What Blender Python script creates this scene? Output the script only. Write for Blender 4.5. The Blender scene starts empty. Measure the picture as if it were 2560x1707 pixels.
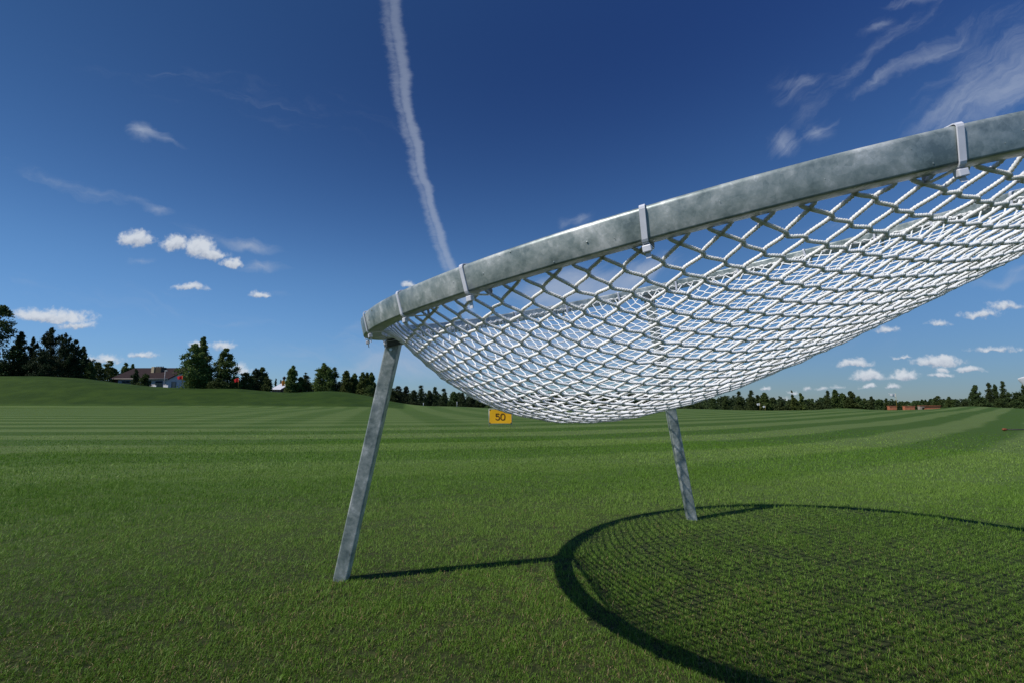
import bpy, bmesh, math, random
import numpy as np

rng = np.random.default_rng(7)
random.seed(7)
sc = bpy.context.scene
COL = sc.collection
S = 0.535                      # camera height above the lawn in metres
FPX, CX, CY, HOR = 1272.0, 1280.0, 853.5, 1003.56   # focal length in photo pixels, centre, horizon row
PITCH = math.atan((HOR - CY) / FPX)
CP, SP = math.cos(PITCH), math.sin(PITCH)

def uv(px, py):
    a = (px - CX) / FPX; b = -(py - CY) / FPX
    d = CP - b * SP
    return a / d, (SP + b * CP) / d

def at(px, py, Y):
    u, v = uv(px, py)
    return (u * Y, Y, S + v * Y)

# ------------------------------------------------------------------ object helpers
def meta(o, label=None, cat=None, group=None, kind=None):
    if label: o['label'] = label
    if cat: o['category'] = cat
    if group: o['group'] = group
    if kind: o['kind'] = kind
    return o

def thing(name, label, cat, loc=(0, 0, 0), rz=0.0, group=None):
    o = bpy.data.objects.new(name, None)
    o.empty_display_size = 0.2
    COL.objects.link(o)
    o.location = loc; o.rotation_euler = (0, 0, rz)
    return meta(o, label, cat, group)

def link(name, me, mat=None, parent=None):
    o = bpy.data.objects.new(name, me)
    COL.objects.link(o)
    if mat is not None and len(me.materials) == 0: me.materials.append(mat)
    if parent is not None: o.parent = parent
    return o

def np_mesh(name, V, loops, sizes, smooth=False, attrs=None):
    V = np.ascontiguousarray(V, dtype=np.float32)
    loops = np.ascontiguousarray(loops, dtype=np.int32)
    sizes = np.ascontiguousarray(sizes, dtype=np.int32)
    me = bpy.data.meshes.new(name)
    me.vertices.add(len(V)); me.vertices.foreach_set('co', V.ravel())
    me.loops.add(len(loops)); me.loops.foreach_set('vertex_index', loops)
    st = np.concatenate([[0], np.cumsum(sizes)[:-1]]).astype(np.int32)
    me.polygons.add(len(sizes))
    me.polygons.foreach_set('loop_start', st)
    try: me.polygons.foreach_set('loop_total', sizes)
    except Exception: pass
    if attrs:
        for k, a in attrs.items():
            at_ = me.attributes.new(k, 'FLOAT', 'POINT')
            at_.data.foreach_set('value', np.ascontiguousarray(a, dtype=np.float32))
    me.update(calc_edges=True)
    if smooth: me.polygons.foreach_set('use_smooth', np.ones(len(sizes), dtype=bool))
    return me

class MB:
    """collects simple solids into one mesh"""
    def __init__(self): self.V = []; self.F = []
    def add(self, V, F):
        n = len(self.V); self.V += [tuple(map(float, v)) for v in V]
        self.F += [tuple(n + i for i in f) for f in F]
    def box(self, x0, x1, y0, y1, z0, z1):
        V = [(x, y, z) for x in (x0, x1) for y in (y0, y1) for z in (z0, z1)]
        self.add(V, [(0, 1, 3, 2), (4, 6, 7, 5), (0, 4, 5, 1), (2, 3, 7, 6), (0, 2, 6, 4), (1, 5, 7, 3)])
    def beam(self, a, b, ex, ey, hx, hy, seg=1):
        a = np.array(a, float); b = np.array(b, float); ex = np.array(ex, float); ey = np.array(ey, float)
        V = [p + ex * sx * hx + ey * sy * hy for p in (a, b) for sx, sy in ((-1, -1), (1, -1), (1, 1), (-1, 1))]
        self.add(V, [(3, 2, 1, 0), (4, 5, 6, 7), (0, 1, 5, 4), (1, 2, 6, 5), (2, 3, 7, 6), (3, 0, 4, 7)])
    def tube(self, pts, r, n=8, cap=True):
        pts = [np.array(p, float) for p in pts]
        rs = r if hasattr(r, '__len__') else [r] * len(pts)
        rings = []
        for i, p in enumerate(pts):
            t = pts[min(i + 1, len(pts) - 1)] - pts[max(i - 1, 0)]
            t /= np.linalg.norm(t) + 1e-9
            ref = np.array([0, 0, 1.]) if abs(t[2]) < .9 else np.array([1., 0, 0])
            a = np.cross(t, ref); a /= np.linalg.norm(a); b = np.cross(a, t)
            rings.append([p + (a * math.cos(2 * math.pi * k / n) + b * math.sin(2 * math.pi * k / n)) * rs[i] for k in range(n)])
        V = [v for rg in rings for v in rg]
        F = []
        for i in range(len(pts) - 1):
            for k in range(n):
                F.append((i * n + k, i * n + (k + 1) % n, (i + 1) * n + (k + 1) % n, (i + 1) * n + k))
        if cap:
            F.append(tuple(range(n))[::-1]); F.append(tuple((len(pts) - 1) * n + k for k in range(n)))
        self.add(V, F)
    def build(self, name, mat, parent=None, bevel=0.0, seg=2, smooth=False):
        me = bpy.data.meshes.new(name)
        me.from_pydata(self.V, [], self.F); me.update()
        bm = bmesh.new(); bm.from_mesh(me)
        bmesh.ops.recalc_face_normals(bm, faces=bm.faces)
        if bevel > 0:
            bmesh.ops.bevel(bm, geom=list(bm.edges), offset=bevel, segments=seg, profile=0.5, affect='EDGES', clamp_overlap=True)
        bm.to_mesh(me); bm.free()
        if smooth:
            me.polygons.foreach_set('use_smooth', np.ones(len(me.polygons), dtype=bool))
        return link(name, me, mat, parent)

# ------------------------------------------------------------------ materials
class NT:
    def __init__(self, tree): self.t = tree; self.n = tree.nodes; self.l = tree.links
    def new(self, typ, **kw):
        nd = self.n.new(typ)
        for k, v in kw.items():
            if k == 'inp':
                for i, val in v.items():
                    s = nd.inputs[i]
                    if isinstance(val, bpy.types.NodeSocket): self.l.new(val, s)
                    else: s.default_value = val
            else: setattr(nd, k, v)
        return nd
    def math(self, op, a, b=None, c=None, clamp=False):
        nd = self.n.new('ShaderNodeMath'); nd.operation = op; nd.use_clamp = clamp
        for i, val in enumerate((a, b, c)):
            if val is None: continue
            if isinstance(val, bpy.types.NodeSocket): self.l.new(val, nd.inputs[i])
            else: nd.inputs[i].default_value = val
        return nd.outputs[0]
    def vmath(self, op, a, b=None):
        nd = self.n.new('ShaderNodeVectorMath'); nd.operation = op
        for i, val in enumerate((a, b)):
            if val is None: continue
            if isinstance(val, bpy.types.NodeSocket): self.l.new(val, nd.inputs[i])
            else: nd.inputs[i].default_value = val
        return nd.outputs[0] if op not in ('LENGTH', 'DISTANCE', 'DOT_PRODUCT') else nd.outputs['Value']
    def noise(self, vec, scale, detail=4, rough=0.55, dist=0.0):
        nd = self.new('ShaderNodeTexNoise', inp={'Scale': scale, 'Detail': detail, 'Roughness': rough, 'Distortion': dist})
        if vec is not None: self.l.new(vec, nd.inputs['Vector'])
        return nd.outputs[0]
    def smooth(self, v, a, b, o0=0.0, o1=1.0):
        nd = self.new('ShaderNodeMapRange', interpolation_type='SMOOTHSTEP')
        self.l.new(v, nd.inputs[0])
        for i, val in zip((1, 2, 3, 4), (a, b, o0, o1)): nd.inputs[i].default_value = val
        return nd.outputs[0]
    def mix(self, f, a, b):
        nd = self.n.new('ShaderNodeMix'); nd.data_type = 'RGBA'
        for s, val in ((nd.inputs[0], f), (nd.inputs[6], a), (nd.inputs[7], b)):
            if isinstance(val, bpy.types.NodeSocket): self.l.new(val, s)
            elif isinstance(val, (int, float)): s.default_value = val
            else: s.default_value = (*val, 1.0) if len(val) == 3 else val
        return nd.outputs[2]
    def ramp(self, f, stops):
        nd = self.n.new('ShaderNodeValToRGB'); self.l.new(f, nd.inputs[0])
        el = nd.color_ramp.elements
        while len(el) < len(stops): el.new(0.5)
        for e, (p, c) in zip(el, stops): e.position = p; e.color = (*c, 1.0)
        return nd.outputs[0]

def new_mat(name):
    m = bpy.data.materials.new(name); m.use_nodes = True
    nt = NT(m.node_tree); b = m.node_tree.nodes['Principled BSDF']
    return m, nt, b

def plain(name, col, rough=0.6, metal=0.0, var=0.12, scale=6.0, spec=0.4, bump=0.0):
    m, nt, b = new_mat(name)
    tc = nt.new('ShaderNodeTexCoord').outputs['Object']
    n = nt.noise(tc, scale, 5, 0.6)
    d = tuple(c * (1 - var) for c in col); l = tuple(min(1, c * (1 + var)) for c in col)
    nt.l.new(nt.mix(nt.smooth(n, 0.3, 0.7), d, l), b.inputs['Base Color'])
    b.inputs['Roughness'].default_value = rough; b.inputs['Metallic'].default_value = metal
    b.inputs['Specular IOR Level'].default_value = spec
    if bump:
        bp = nt.new('ShaderNodeBump', inp={'Strength': bump, 'Distance': 0.01, 'Height': n})
        nt.l.new(bp.outputs[0], b.inputs['Normal'])
    return m

# mowing pattern shared by the lawn sheet and its blades: returns (stripe 0..1, mound mask 0..1, position)
def mow(nt):
    pos = nt.new('ShaderNodeNewGeometry').outputs['Position']
    sp = nt.new('ShaderNodeSeparateXYZ', inp={0: pos})
    x, y = sp.outputs[0], sp.outputs[1]
    wob = nt.math('MULTIPLY_ADD', nt.noise(pos, 0.35, 3, 0.6), 0.7, -0.35)
    # arc shaped passes: straight across on the left, swinging off at 45 degrees on the right
    e = nt.math('EXPONENT', nt.math('MULTIPLY', nt.math('SUBTRACT', x, 2.2), 1 / 2.3))
    a = nt.math('MULTIPLY', nt.math('LOGARITHM', nt.math('ADD', nt.math('MINIMUM', e, 1e12), 1.0), math.e), 2.3)
    u = nt.math('ADD', nt.math('SUBTRACT', y, a), wob)
    s1 = nt.math('COSINE', nt.math('MULTIPLY', nt.math('SUBTRACT', u, 4.75), 2 * math.pi / 2.05))
    s1 = nt.math('MULTIPLY', nt.smooth(s1, -0.4, 0.4), -1.0)                     # -1 dark, 0 light
    # lengthwise passes, seen further out
    v = nt.math('ADD', nt.math('MULTIPLY_ADD', y, 0.253, x), nt.math('MULTIPLY', wob, 0.4))
    s2 = nt.math('COSINE', nt.math('MULTIPLY', nt.math('ADD', v, 0.55), 2 * math.pi / 2.2))
    s2 = nt.math('MULTIPLY', nt.smooth(s2, -0.5, 0.5), -1.0)
    far = nt.smooth(y, 6.0, 16.0)
    uu = nt.math('DIVIDE', x, nt.math('MAXIMUM', y, 0.5))
    lft = nt.math('MULTIPLY', nt.smooth(uu, -0.85, -0.45), nt.smooth(uu, 0.12, -0.04))
    w2 = nt.math('MULTIPLY', nt.math('MULTIPLY', far, lft), 0.5)
    w1 = nt.math('SUBTRACT', 1.0, w2)
    st = nt.math('ADD', 1.0, nt.math('ADD', nt.math('MULTIPLY', s1, w1), nt.math('MULTIPLY', s2, w2)))
    near = nt.smooth(y, 2.0, 9.0, 0.22, 1.0)
    st = nt.math('ADD', 0.55, nt.math('MULTIPLY', nt.math('SUBTRACT', st, 0.55), near))
    return st, x, y, pos

def lawn_mat():
    m, nt, b = new_mat('lawn')
    st, x, y, pos = mow(nt)
    n1 = nt.noise(pos, 2.2, 4, 0.6)
    n2 = nt.noise(pos, 34.0, 4, 0.7)
    col = nt.mix(st, (0.047, 0.096, 0.010), (0.104, 0.156, 0.040))
    col = nt.mix(nt.math('MULTIPLY', nt.smooth(n1, 0.45, 0.75), 0.35), col, (0.070, 0.082, 0.026))
    col = nt.mix(nt.math('MULTIPLY', nt.smooth(n2, 0.35, 0.75), 0.45), col, (0.030, 0.052, 0.012))
    # the mounds are unstriped, greener, and darkened in colour for slope shade and vignetting
    sp = nt.new('ShaderNodeSeparateXYZ', inp={0: pos})
    mnd = nt.new('ShaderNodeAttribute', attribute_name='mound').outputs['Fac']
    rough = nt.mix(nt.smooth(nt.noise(pos, 0.5, 4, 0.6), 0.3, 0.7), (0.017, 0.041, 0.0015), (0.031, 0.062, 0.004))
    col = nt.mix(mnd, col, rough)
    nt.l.new(col, b.inputs['Base Color'])
    b.inputs['Roughness'].default_value = 0.85
    b.inputs['Specular IOR Level'].default_value = 0.15
    dist = nt.vmath('LENGTH', nt.vmath('MULTIPLY', pos, (1.0, 1.0, 0.0)))
    thatch = nt.mix(nt.smooth(nt.noise(pos, 60, 4, .7), .35, .7), (0.016, 0.024, 0.006), (0.052, 0.060, 0.020))
    col = nt.mix(nt.smooth(dist, 4.6, 1.5), col, thatch)
    nt.l.new(col, b.inputs['Base Color'])
    bp = nt.new('ShaderNodeBump', inp={'Strength': 0.5, 'Distance': 0.02, 'Height': n2})
    nt.l.new(bp.outputs[0], b.inputs['Normal'])
    return m

def blade_mat():
    m, nt, b = new_mat('grass_blade')
    st, x, y, pos = mow(nt)
    r = nt.new('ShaderNodeAttribute', attribute_name='rnd').outputs['Fac']
    n1 = nt.noise(pos, 5.0, 3, 0.6)
    green = nt.mix(st, (0.112, 0.245, 0.015), (0.250, 0.370, 0.078))
    green = nt.mix(nt.smooth(y, 1.9, 0.7), green, (0.105, 0.190, 0.018))  # blades nearest the camera coloured darker, standing in for lens falloff
    green = nt.mix(nt.math('MULTIPLY', r, 0.6), green, (0.060, 0.135, 0.014))
    dry = nt.math('ADD', r, nt.math('MULTIPLY_ADD', n1, 0.34, -0.17))
    straw = nt.smooth(dry, 0.86, 0.93)
    col = nt.mix(straw, green, nt.mix(nt.smooth(nt.noise(pos, 210, 2, .5), .4, .6), (0.16, 0.095, 0.04), (0.40, 0.32, 0.16)))
    nt.l.new(col, b.inputs['Base Color'])
    b.inputs['Roughness'].default_value = 0.5
    b.inputs['Specular IOR Level'].default_value = 0.2
    tr = nt.new('ShaderNodeBsdfTranslucent'); nt.l.new(col, tr.inputs['Color'])
    mx = nt.new('ShaderNodeMixShader'); mx.inputs[0].default_value = 0.3
    out = m.node_tree.nodes['Material Output']
    nt.l.new(b.outputs[0], mx.inputs[1]); nt.l.new(tr.outputs[0], mx.inputs[2]); nt.l.new(mx.outputs[0], out.inputs['Surface'])
    return m

def galv_mat():
    m, nt, b = new_mat('galvanised_steel')
    tc = nt.new('ShaderNodeTexCoord').outputs['Object']
    n1 = nt.noise(tc, 15, 6, 0.72, 0.15); n2 = nt.noise(tc, 38, 4, 0.6)
    f = nt.math('ADD', nt.math('MULTIPLY', n1, 0.78), nt.math('MULTIPLY', n2, 0.22))
    vo = nt.new('ShaderNodeTexVoronoi', inp={'Scale': 130.0, 'Vector': tc})
    sep = nt.new('ShaderNodeSeparateColor', inp={0: vo.outputs['Color']}).outputs[0]
    f = nt.math('MULTIPLY_ADD', nt.math('SUBTRACT', sep, 0.5), 0.06, f)
    col = nt.ramp(f, [(0.36, (0.15, 0.195, 0.20)), (0.46, (0.28, 0.33, 0.325)), (0.54, (0.40, 0.44, 0.43)), (0.64, (0.64, 0.66, 0.65))])
    stain = nt.smooth(nt.noise(tc, 7, 5, 0.75, 0.1), 0.58, 0.70)
    col = nt.mix(nt.math('MULTIPLY', stain, 0.6), col, (0.22, 0.25, 0.30))
    nt.l.new(col, b.inputs['Base Color'])
    b.inputs['Metallic'].default_value = 0.28
    nt.l.new(nt.smooth(n1, 0.3, 0.7, 0.34, 0.52), b.inputs['Roughness'])
    bp = nt.new('ShaderNodeBump', inp={'Strength': 0.12, 'Distance': 0.002, 'Height': nt.math('ADD', n2, nt.math('MULTIPLY', n1, 0.6))})
    nt.l.new(bp.outputs[0], b.inputs['Normal'])
    return m

def leaf_mat(name, c0, c1, trans=0.15):
    m, nt, b = new_mat(name)
    tc = nt.new('ShaderNodeNewGeometry').outputs['Position']
    oi = nt.new('ShaderNodeObjectInfo').outputs['Random']
    r = nt.new('ShaderNodeAttribute', attribute_name='rnd').outputs['Fac']
    n = nt.noise(tc, 1.1, 3, 0.6)
    f = nt.math('ADD', nt.math('MULTIPLY', nt.smooth(n, 0.3, 0.7), 0.5), nt.math('MULTIPLY', r, 0.5))
    col = nt.mix(f, c0, c1)
    hs = nt.new('ShaderNodeHueSaturation', inp={'Hue': nt.math('MULTIPLY_ADD', oi, 0.03, 0.485), 'Value': nt.math('MULTIPLY_ADD', oi, 0.5, 0.75), 'Color': col})
    nt.l.new(hs.outputs[0], b.inputs['Base Color'])
    b.inputs['Roughness'].default_value = 0.7; b.inputs['Specular IOR Level'].default_value = 0.2
    tr = nt.new('ShaderNodeBsdfTranslucent'); nt.l.new(hs.outputs[0], tr.inputs['Color'])
    mx = nt.new('ShaderNodeMixShader'); mx.inputs[0].default_value = trans
    out = m.node_tree.nodes['Material Output']
    nt.l.new(b.outputs[0], mx.inputs[1]); nt.l.new(tr.outputs[0], mx.inputs[2]); nt.l.new(mx.outputs[0], out.inputs['Surface'])
    return m

def flag_mat(name, col):
    m, nt, b = new_mat(name)
    nt.l.new(nt.mix(nt.noise(nt.new('ShaderNodeTexCoord').outputs['Object'], 9, 3), tuple(c * 0.9 for c in col), col), b.inputs['Base Color'])
    b.inputs['Roughness'].default_value = 0.8
    tr = nt.new('ShaderNodeBsdfTranslucent', inp={'Color': (*col, 1)})
    mx = nt.new('ShaderNodeMixShader'); mx.inputs[0].default_value = 0.35
    out = m.node_tree.nodes['Material Output']
    nt.l.new(b.outputs[0], mx.inputs[1]); nt.l.new(tr.outputs[0], mx.inputs[2]); nt.l.new(mx.outputs[0], out.inputs['Surface'])
    return m

M = {}
M['lawn'] = lawn_mat(); M['blade'] = blade_mat(); M['galv'] = galv_mat()
def rope_mat():
    m = plain('white_cord', (0.86, 0.87, 0.87), 0.36, 0, 0.04, 40, 0.5); nt = NT(m.node_tree); b = m.node_tree.nodes['Principled BSDF']
    b.inputs['Subsurface Weight'].default_value = 0.9
    b.inputs['Subsurface Radius'].default_value = (1.0, 1.0, 1.0)
    b.inputs['Subsurface Scale'].default_value = 0.0034
    return m
M['rope'] = rope_mat()
M['nylon'] = plain('white_nylon', (0.68, 0.69, 0.76), 0.35, 0, 0.06, 60, 0.5)
M['bracket'] = plain('dark_galvanised', (0.085, 0.095, 0.095), 0.5, 0.4, 0.25, 40)
M['bolt'] = plain('bright_bolt', (0.72, 0.72, 0.70), 0.3, 0.7, 0.1, 60)
M['yellow'] = plain('yellow_vinyl', (0.86, 0.44, 0.006), 0.55, 0, 0.06, 4)
M['brown'] = plain('brown_print', (0.10, 0.022, 0.004), 0.7, 0, 0.05, 4)
M['pipe'] = plain('grey_pipe', (0.42, 0.43, 0.42), 0.45, 0.3, 0.1, 20)
M['corner'] = plain('dark_corner', (0.09, 0.07, 0.02), 0.6, 0, 0.1, 20)
M['pine'] = leaf_mat('pine_needles', (0.013, 0.025, 0.009), (0.040, 0.062, 0.020), 0.08)
M['spruce'] = leaf_mat('spruce_needles', (0.020, 0.038, 0.011), (0.070, 0.100, 0.028), 0.14)
M['birch'] = leaf_mat('birch_leaves', (0.034, 0.062, 0.012), (0.135, 0.175, 0.045), 0.25)
M['bush'] = leaf_mat('shrub_leaves', (0.026, 0.050, 0.011), (0.085, 0.120, 0.030), 0.2)
M['bark'] = plain('bark', (0.055, 0.042, 0.032), 0.9, 0, 0.3, 8)
M['whitebark'] = plain('birch_bark', (0.30, 0.29, 0.27), 0.8, 0, 0.4, 8)
M['pole_y'] = plain('yellow_pole', (0.36, 0.27, 0.05), 0.5, 0, 0.08, 10)
M['flag_red'] = flag_mat('red_flag', (0.62, 0.012, 0.018))
M['flag_white'] = flag_mat('white_flag', (0.80, 0.82, 0.86))
M['flag_amber'] = flag_mat('amber_flag', (0.42, 0.16, 0.015))
M['black'] = plain('black_paint', (0.012, 0.012, 0.012), 0.5, 0, 0.2, 20)
M['redbrown'] = plain('brown_knob', (0.20, 0.055, 0.015), 0.5, 0, 0.2, 30)

# ------------------------------------------------------------------ camera and light
cam = bpy.data.cameras.new('camera'); co = bpy.data.objects.new('camera', cam); COL.objects.link(co)
co.location = (0, 0, S); co.rotation_euler = (math.radians(90) + PITCH, 0, 0)
cam.sensor_fit = 'HORIZONTAL'; cam.sensor_width = 36; cam.lens = 36 * FPX / 2560
cam.clip_start = 0.02; cam.clip_end = 6000
sc.camera = co

SUN_EL = math.radians(49.92); SUN_AZ = 0.5194            # the way the light travels over the ground
sd = np.array([math.cos(SUN_EL) * math.cos(SUN_AZ), math.cos(SUN_EL) * math.sin(SUN_AZ), -math.sin(SUN_EL)])
sun = bpy.data.lights.new('sun', 'SUN'); so = bpy.data.objects.new('sun', sun); COL.objects.link(so)
sun.energy = 4.1; sun.angle = math.radians(0.53); sun.color = (1.0, 0.955, 0.89)
from mathutils import Vector
so.rotation_euler = Vector(sd).to_track_quat('-Z', 'Y').to_euler()
so.location = (-10, -6, 14)

# ------------------------------------------------------------------ sky
def build_world():
    w = bpy.data.worlds.new('World'); sc.world = w; w.use_nodes = True
    nt = NT(w.node_tree)
    bg = w.node_tree.nodes['Background']
    sky = nt.new('ShaderNodeTexSky'); sky.sky_type = 'NISHITA'; sky.sun_disc = False
    sky.sun_elevation = SUN_EL
    sx, sy = -sd[0], -sd[1]
    sky.sun_rotation = math.atan2(-sx, sy) % (2 * math.pi)
    sky.altitude = 150; sky.air_density = 1.0; sky.dust_density = 0.05; sky.ozone_density = 3.2
    hs = nt.new('ShaderNodeHueSaturation', inp={'Saturation': SKY_SAT, 'Value': 1.0, 'Color': sky.outputs[0]})
    skyc = nt.vmath('MULTIPLY', hs.outputs[0], SKY_TINT)
    d = nt.new('ShaderNodeTexCoord').outputs['Generated']
    sp = nt.new('ShaderNodeSeparateXYZ', inp={0: d})
    # clear polarised air: darkest at right angles to the sun, paler and bluer near the horizon
    cg = nt.vmath('DOT_PRODUCT', d, tuple(-sd))
    s2 = nt.math('SUBTRACT', 1.0, nt.math('MULTIPLY', cg, cg)); s2 = nt.math('POWER', s2, 3.0)
    pol = nt.math('MULTIPLY', s2, nt.smooth(sp.outputs[2], 0.08, 0.64))
    skyc = nt.vmath('MULTIPLY', skyc, nt.mix(pol, (1, 1, 1), (0.41, 0.43, 0.60)))
    skyc = nt.vmath('MULTIPLY', skyc, nt.mix(nt.smooth(sp.outputs[2], 0.26, -0.02), (1, 1, 1), (0.48, 0.58, 0.80)))
    yy = nt.math('MAXIMUM', sp.outputs[1], 0.06)
    u0 = nt.math('DIVIDE', sp.outputs[0], yy); v0 = nt.math('DIVIDE', sp.outputs[2], yy)
    V = nt.new('ShaderNodeCombineXYZ', inp={0: u0, 1: v0}).outputs[0]
    front = nt.smooth(sp.outputs[1], 0.06, 0.2)
    def nvec(vec, scale, detail, rough):
        nd = nt.new('ShaderNodeTexNoise', inp={'Scale': scale, 'Detail': detail, 'Roughness': rough, 'Vector': vec})
        return nt.vmath('SUBTRACT', nd.outputs['Color'], (0.5, 0.5, 0.5))
    def wobble(vec, amp, scale, detail=3, rough=0.6):
        k = nt.new('ShaderNodeVectorMath', operation='SCALE', inp={0: nvec(vec, scale, detail, rough), 'Scale': amp}).outputs[0]
        return nt.vmath('ADD', vec, k)
    Vc = wobble(wobble(V, 0.030, 14, 3, 0.6), 0.014, 60, 3, 0.62)
    Vw = wobble(wobble(V, 0.06, 9, 2), 0.018, 40, 3)
    def local(vec, px, py, a, b, ang, after=None):
        if after is not None:                       # tiny dependency: keeps the shader's stack short
            vec = nt.new('ShaderNodeVectorMath', operation='MULTIPLY_ADD', inp={0: after, 1: (1e-9, 1e-9, 1e-9), 2: vec}).outputs[0]
        u, v = uv(px, py); bb = -(py - CY) / FPX; dd = CP - bb * SP
        mp = nt.new('ShaderNodeMapping', vector_type='TEXTURE', inp={0: vec})
        mp.inputs['Location'].default_value = (u, v, 0)
        mp.inputs['Rotation'].default_value = (0, 0, math.radians(ang))
        mp.inputs['Scale'].default_value = (a / FPX / dd, b / FPX / dd / dd, 1)
        return mp.outputs[0]
    # --- puffy clouds: (px, py, half width, half height, strength)
    puffs = [(338, 601, 44, 29, 1), (432, 616, 36, 25, .95), (502, 626, 44, 33, 1.1), (530, 640, 40, 22, .9), (580, 659, 26, 17, .8),
             (474, 721, 46, 13, .75), (650, 741, 30, 11, .8), (140, 797, 92, 24, .95), (90, 790, 60, 20, .8), (190, 815, 48, 16, .7),
             (268, 893, 46, 14, .65), (352, 888, 40, 12, .75), (250, 899, 70, 14, .55), (488, 864, 24, 12, .7), (560, 868, 36, 15, .6), (600, 927, 28, 17, .65),
             (1020, 718, 18, 14, .8),
             (2135, 911, 46, 14, .85), (2345, 908, 66, 19, .95), (2362, 899, 34, 14, .85), (2170, 943, 46, 16, .9), (2180, 934, 26, 12, .9),
             (2262, 942, 36, 16, .95), (2358, 929, 20, 11, .85), (2352, 942, 36, 8, .8), (2424, 927, 38, 10, .8), (2168, 968, 20, 9, .8),
             (2230, 965, 20, 8, .8), (2258, 893, 28, 6, .55), (2490, 876, 66, 11, .6), (2450, 790, 60, 13, .62), (2520, 772, 55, 15, .65), (2343, 810, 30, 11, .6),
             (2217, 830, 34, 14, .6), (1916, 974, 16, 7, .75), (1981, 980, 14, 6, .7), (2022, 972, 14, 10, .65), (2060, 975, 18, 7, .5),
             (2092, 968, 20, 8, .5), (1960, 1000, 60, 8, .3), (1690, 905, 90, 16, .5), (1550, 930, 70, 14, .5)]
    D = None; Wy = None; Ws = None
    for (px, py, a, b, s) in puffs:
        lv = local(Vc, px, py, a * 1.36, b * 1.42, 0, Wy)
        fl = nt.vmath('MAXIMUM', lv, nt.vmath('MULTIPLY', lv, (-1.0, -2.0, 1.0)))     # flat cloud bases
        q = nt.math('MULTIPLY', nt.math('SUBTRACT', 1.0, nt.vmath('LENGTH', fl), clamp=True), s)
        ly = nt.new('ShaderNodeSeparateXYZ', inp={0: lv}).outputs[1]
        if D is None: D, Ws, Wy = q, q, nt.math('MULTIPLY', q, ly)
        else:
            D = nt.math('MAXIMUM', D, q); Ws = nt.math('ADD', Ws, q); Wy = nt.math('MULTIPLY_ADD', q, ly, Wy)
    fine = nt.noise(V, 75, 5, 0.62)
    dens = nt.math('MULTIPLY_ADD', nt.math('SUBTRACT', fine, 0.5), 0.85, D)
    has = nt.smooth(D, 0.0, 0.12)
    alpha = nt.math('MULTIPLY', nt.math('MULTIPLY', nt.smooth(dens, 0.07, 0.62), has), 0.93)
    shade = nt.math('DIVIDE', Wy, nt.math('ADD', Ws, 0.02))
    shade = nt.smooth(nt.math('MULTIPLY_ADD', nt.math('SUBTRACT', fine, 0.5), 0.9, shade), -0.55, 0.30)
    pc = nt.mix(shade, CLOUD_LO, CLOUD_HI)
    # --- thin wisps: (px, py, half length, half height, angle (rising to the right), strength)
    wisps = [(620, 612, 85, 17, -7, .75), (520, 585, 110, 14, -14, .35), (650, 664, 70, 13, -5, .55), (357, 332, 40, 22, -20, .8), (415, 352, 60, 12, -24, .6),
             (230, 478, 130, 16, -10, .34), (100, 440, 140, 16, -14, .22), (395, 528, 36, 11, -12, .5), (360, 505, 60, 12, -25, .25), (700, 735, 50, 10, -8, .3),
             (887, 823, 46, 13, 12, .38), (600, 812, 90, 8, 2, .2), (350, 655, 40, 7, 0, .3), (900, 905, 110, 12, 14, .35),
             (1395, 722, 150, 36, 12, .85), (1600, 685, 120, 30, 18, .9), (1440, 700, 110, 40, 20, .7), (1500, 745, 120, 25, 10, .6), (1459, 544, 34, 16, 10, .55), (1410, 560, 30, 12, 5, .4),
             (1250, 860, 330, 75, 3, .62), (1500, 850, 300, 60, 6, .45), (1050, 905, 160, 40, 3, .5),
             (2192, 62, 62, 15, 27, .62), (2285, 4, 70, 12, 10, .5), (1955, 364, 46, 36, 15, .55), (2053, 326, 48, 24, 35, .6), (2110, 200, 230, 22, 44, .30),
             (2190, 206, 110, 14, 30, .42), (2335, 140, 140, 26, 24, .42), (2480, 215, 210, 80, 27, .52), (2560, 150, 160, 90, 27, .36), (2400, 270, 200, 40, 26, .36),
             (1990, 230, 60, 60, 50, .28), (2010, 205, 70, 12, 12, .28), (2420, 60, 180, 40, 25, .2), (2300, 40, 260, 20, 40, .22),
             (2500, 706, 80, 12, 8, .5), (2540, 676, 70, 18, 20, .45), (2090, 560, 120, 20, 20, .3),
             (640, 250, 500, 60, -14, .13), (300, 760, 420, 50, -8, .16), (700, 880, 420, 40, 3, .2), (1700, 880, 600, 60, 5, .18)]
    Wd = None; Vw = nt.new('ShaderNodeVectorMath', operation='MULTIPLY_ADD', inp={0: alpha, 1: (1e-9, 1e-9, 1e-9), 2: Vw}).outputs[0]
    for (px, py, a, b, ang, s) in wisps:
        q = nt.math('MULTIPLY', nt.math('SUBTRACT', 1.0, nt.vmath('LENGTH', local(Vw, px, py, a * 1.3, b * 1.5, ang, Wd)), clamp=True), s)
        Wd = q if Wd is None else nt.math('ADD', Wd, nt.math('MULTIPLY', q, nt.math('SUBTRACT', 1.0, Wd)))
    vr = nt.new('ShaderNodeVectorRotate', rotation_type='Z_AXIS', inp={'Vector': Vw, 'Angle': nt.smooth(u0, -0.35, 0.65, 0.22, -0.62)})
    st = nt.noise(nt.vmath('MULTIPLY', vr.outputs[0], (6.0, 30.0, 1.0)), 1.0, 6, 0.66, 0.6)
    wf = nt.math('MULTIPLY', nt.smooth(nt.math('MULTIPLY_ADD', nt.math('SUBTRACT', st, 0.5), 0.9, Wd), 0.05, 1.0), nt.smooth(Wd, 0.0, 0.1), clamp=True)
    # --- contrail
    pts = [(960, -150), (966, -70), (972, 0), (981, 69), (997, 161), (1013, 257), (1029, 340), (1043, 413), (1064, 496), (1087, 574), (1114, 634), (1124, 680)]
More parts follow.
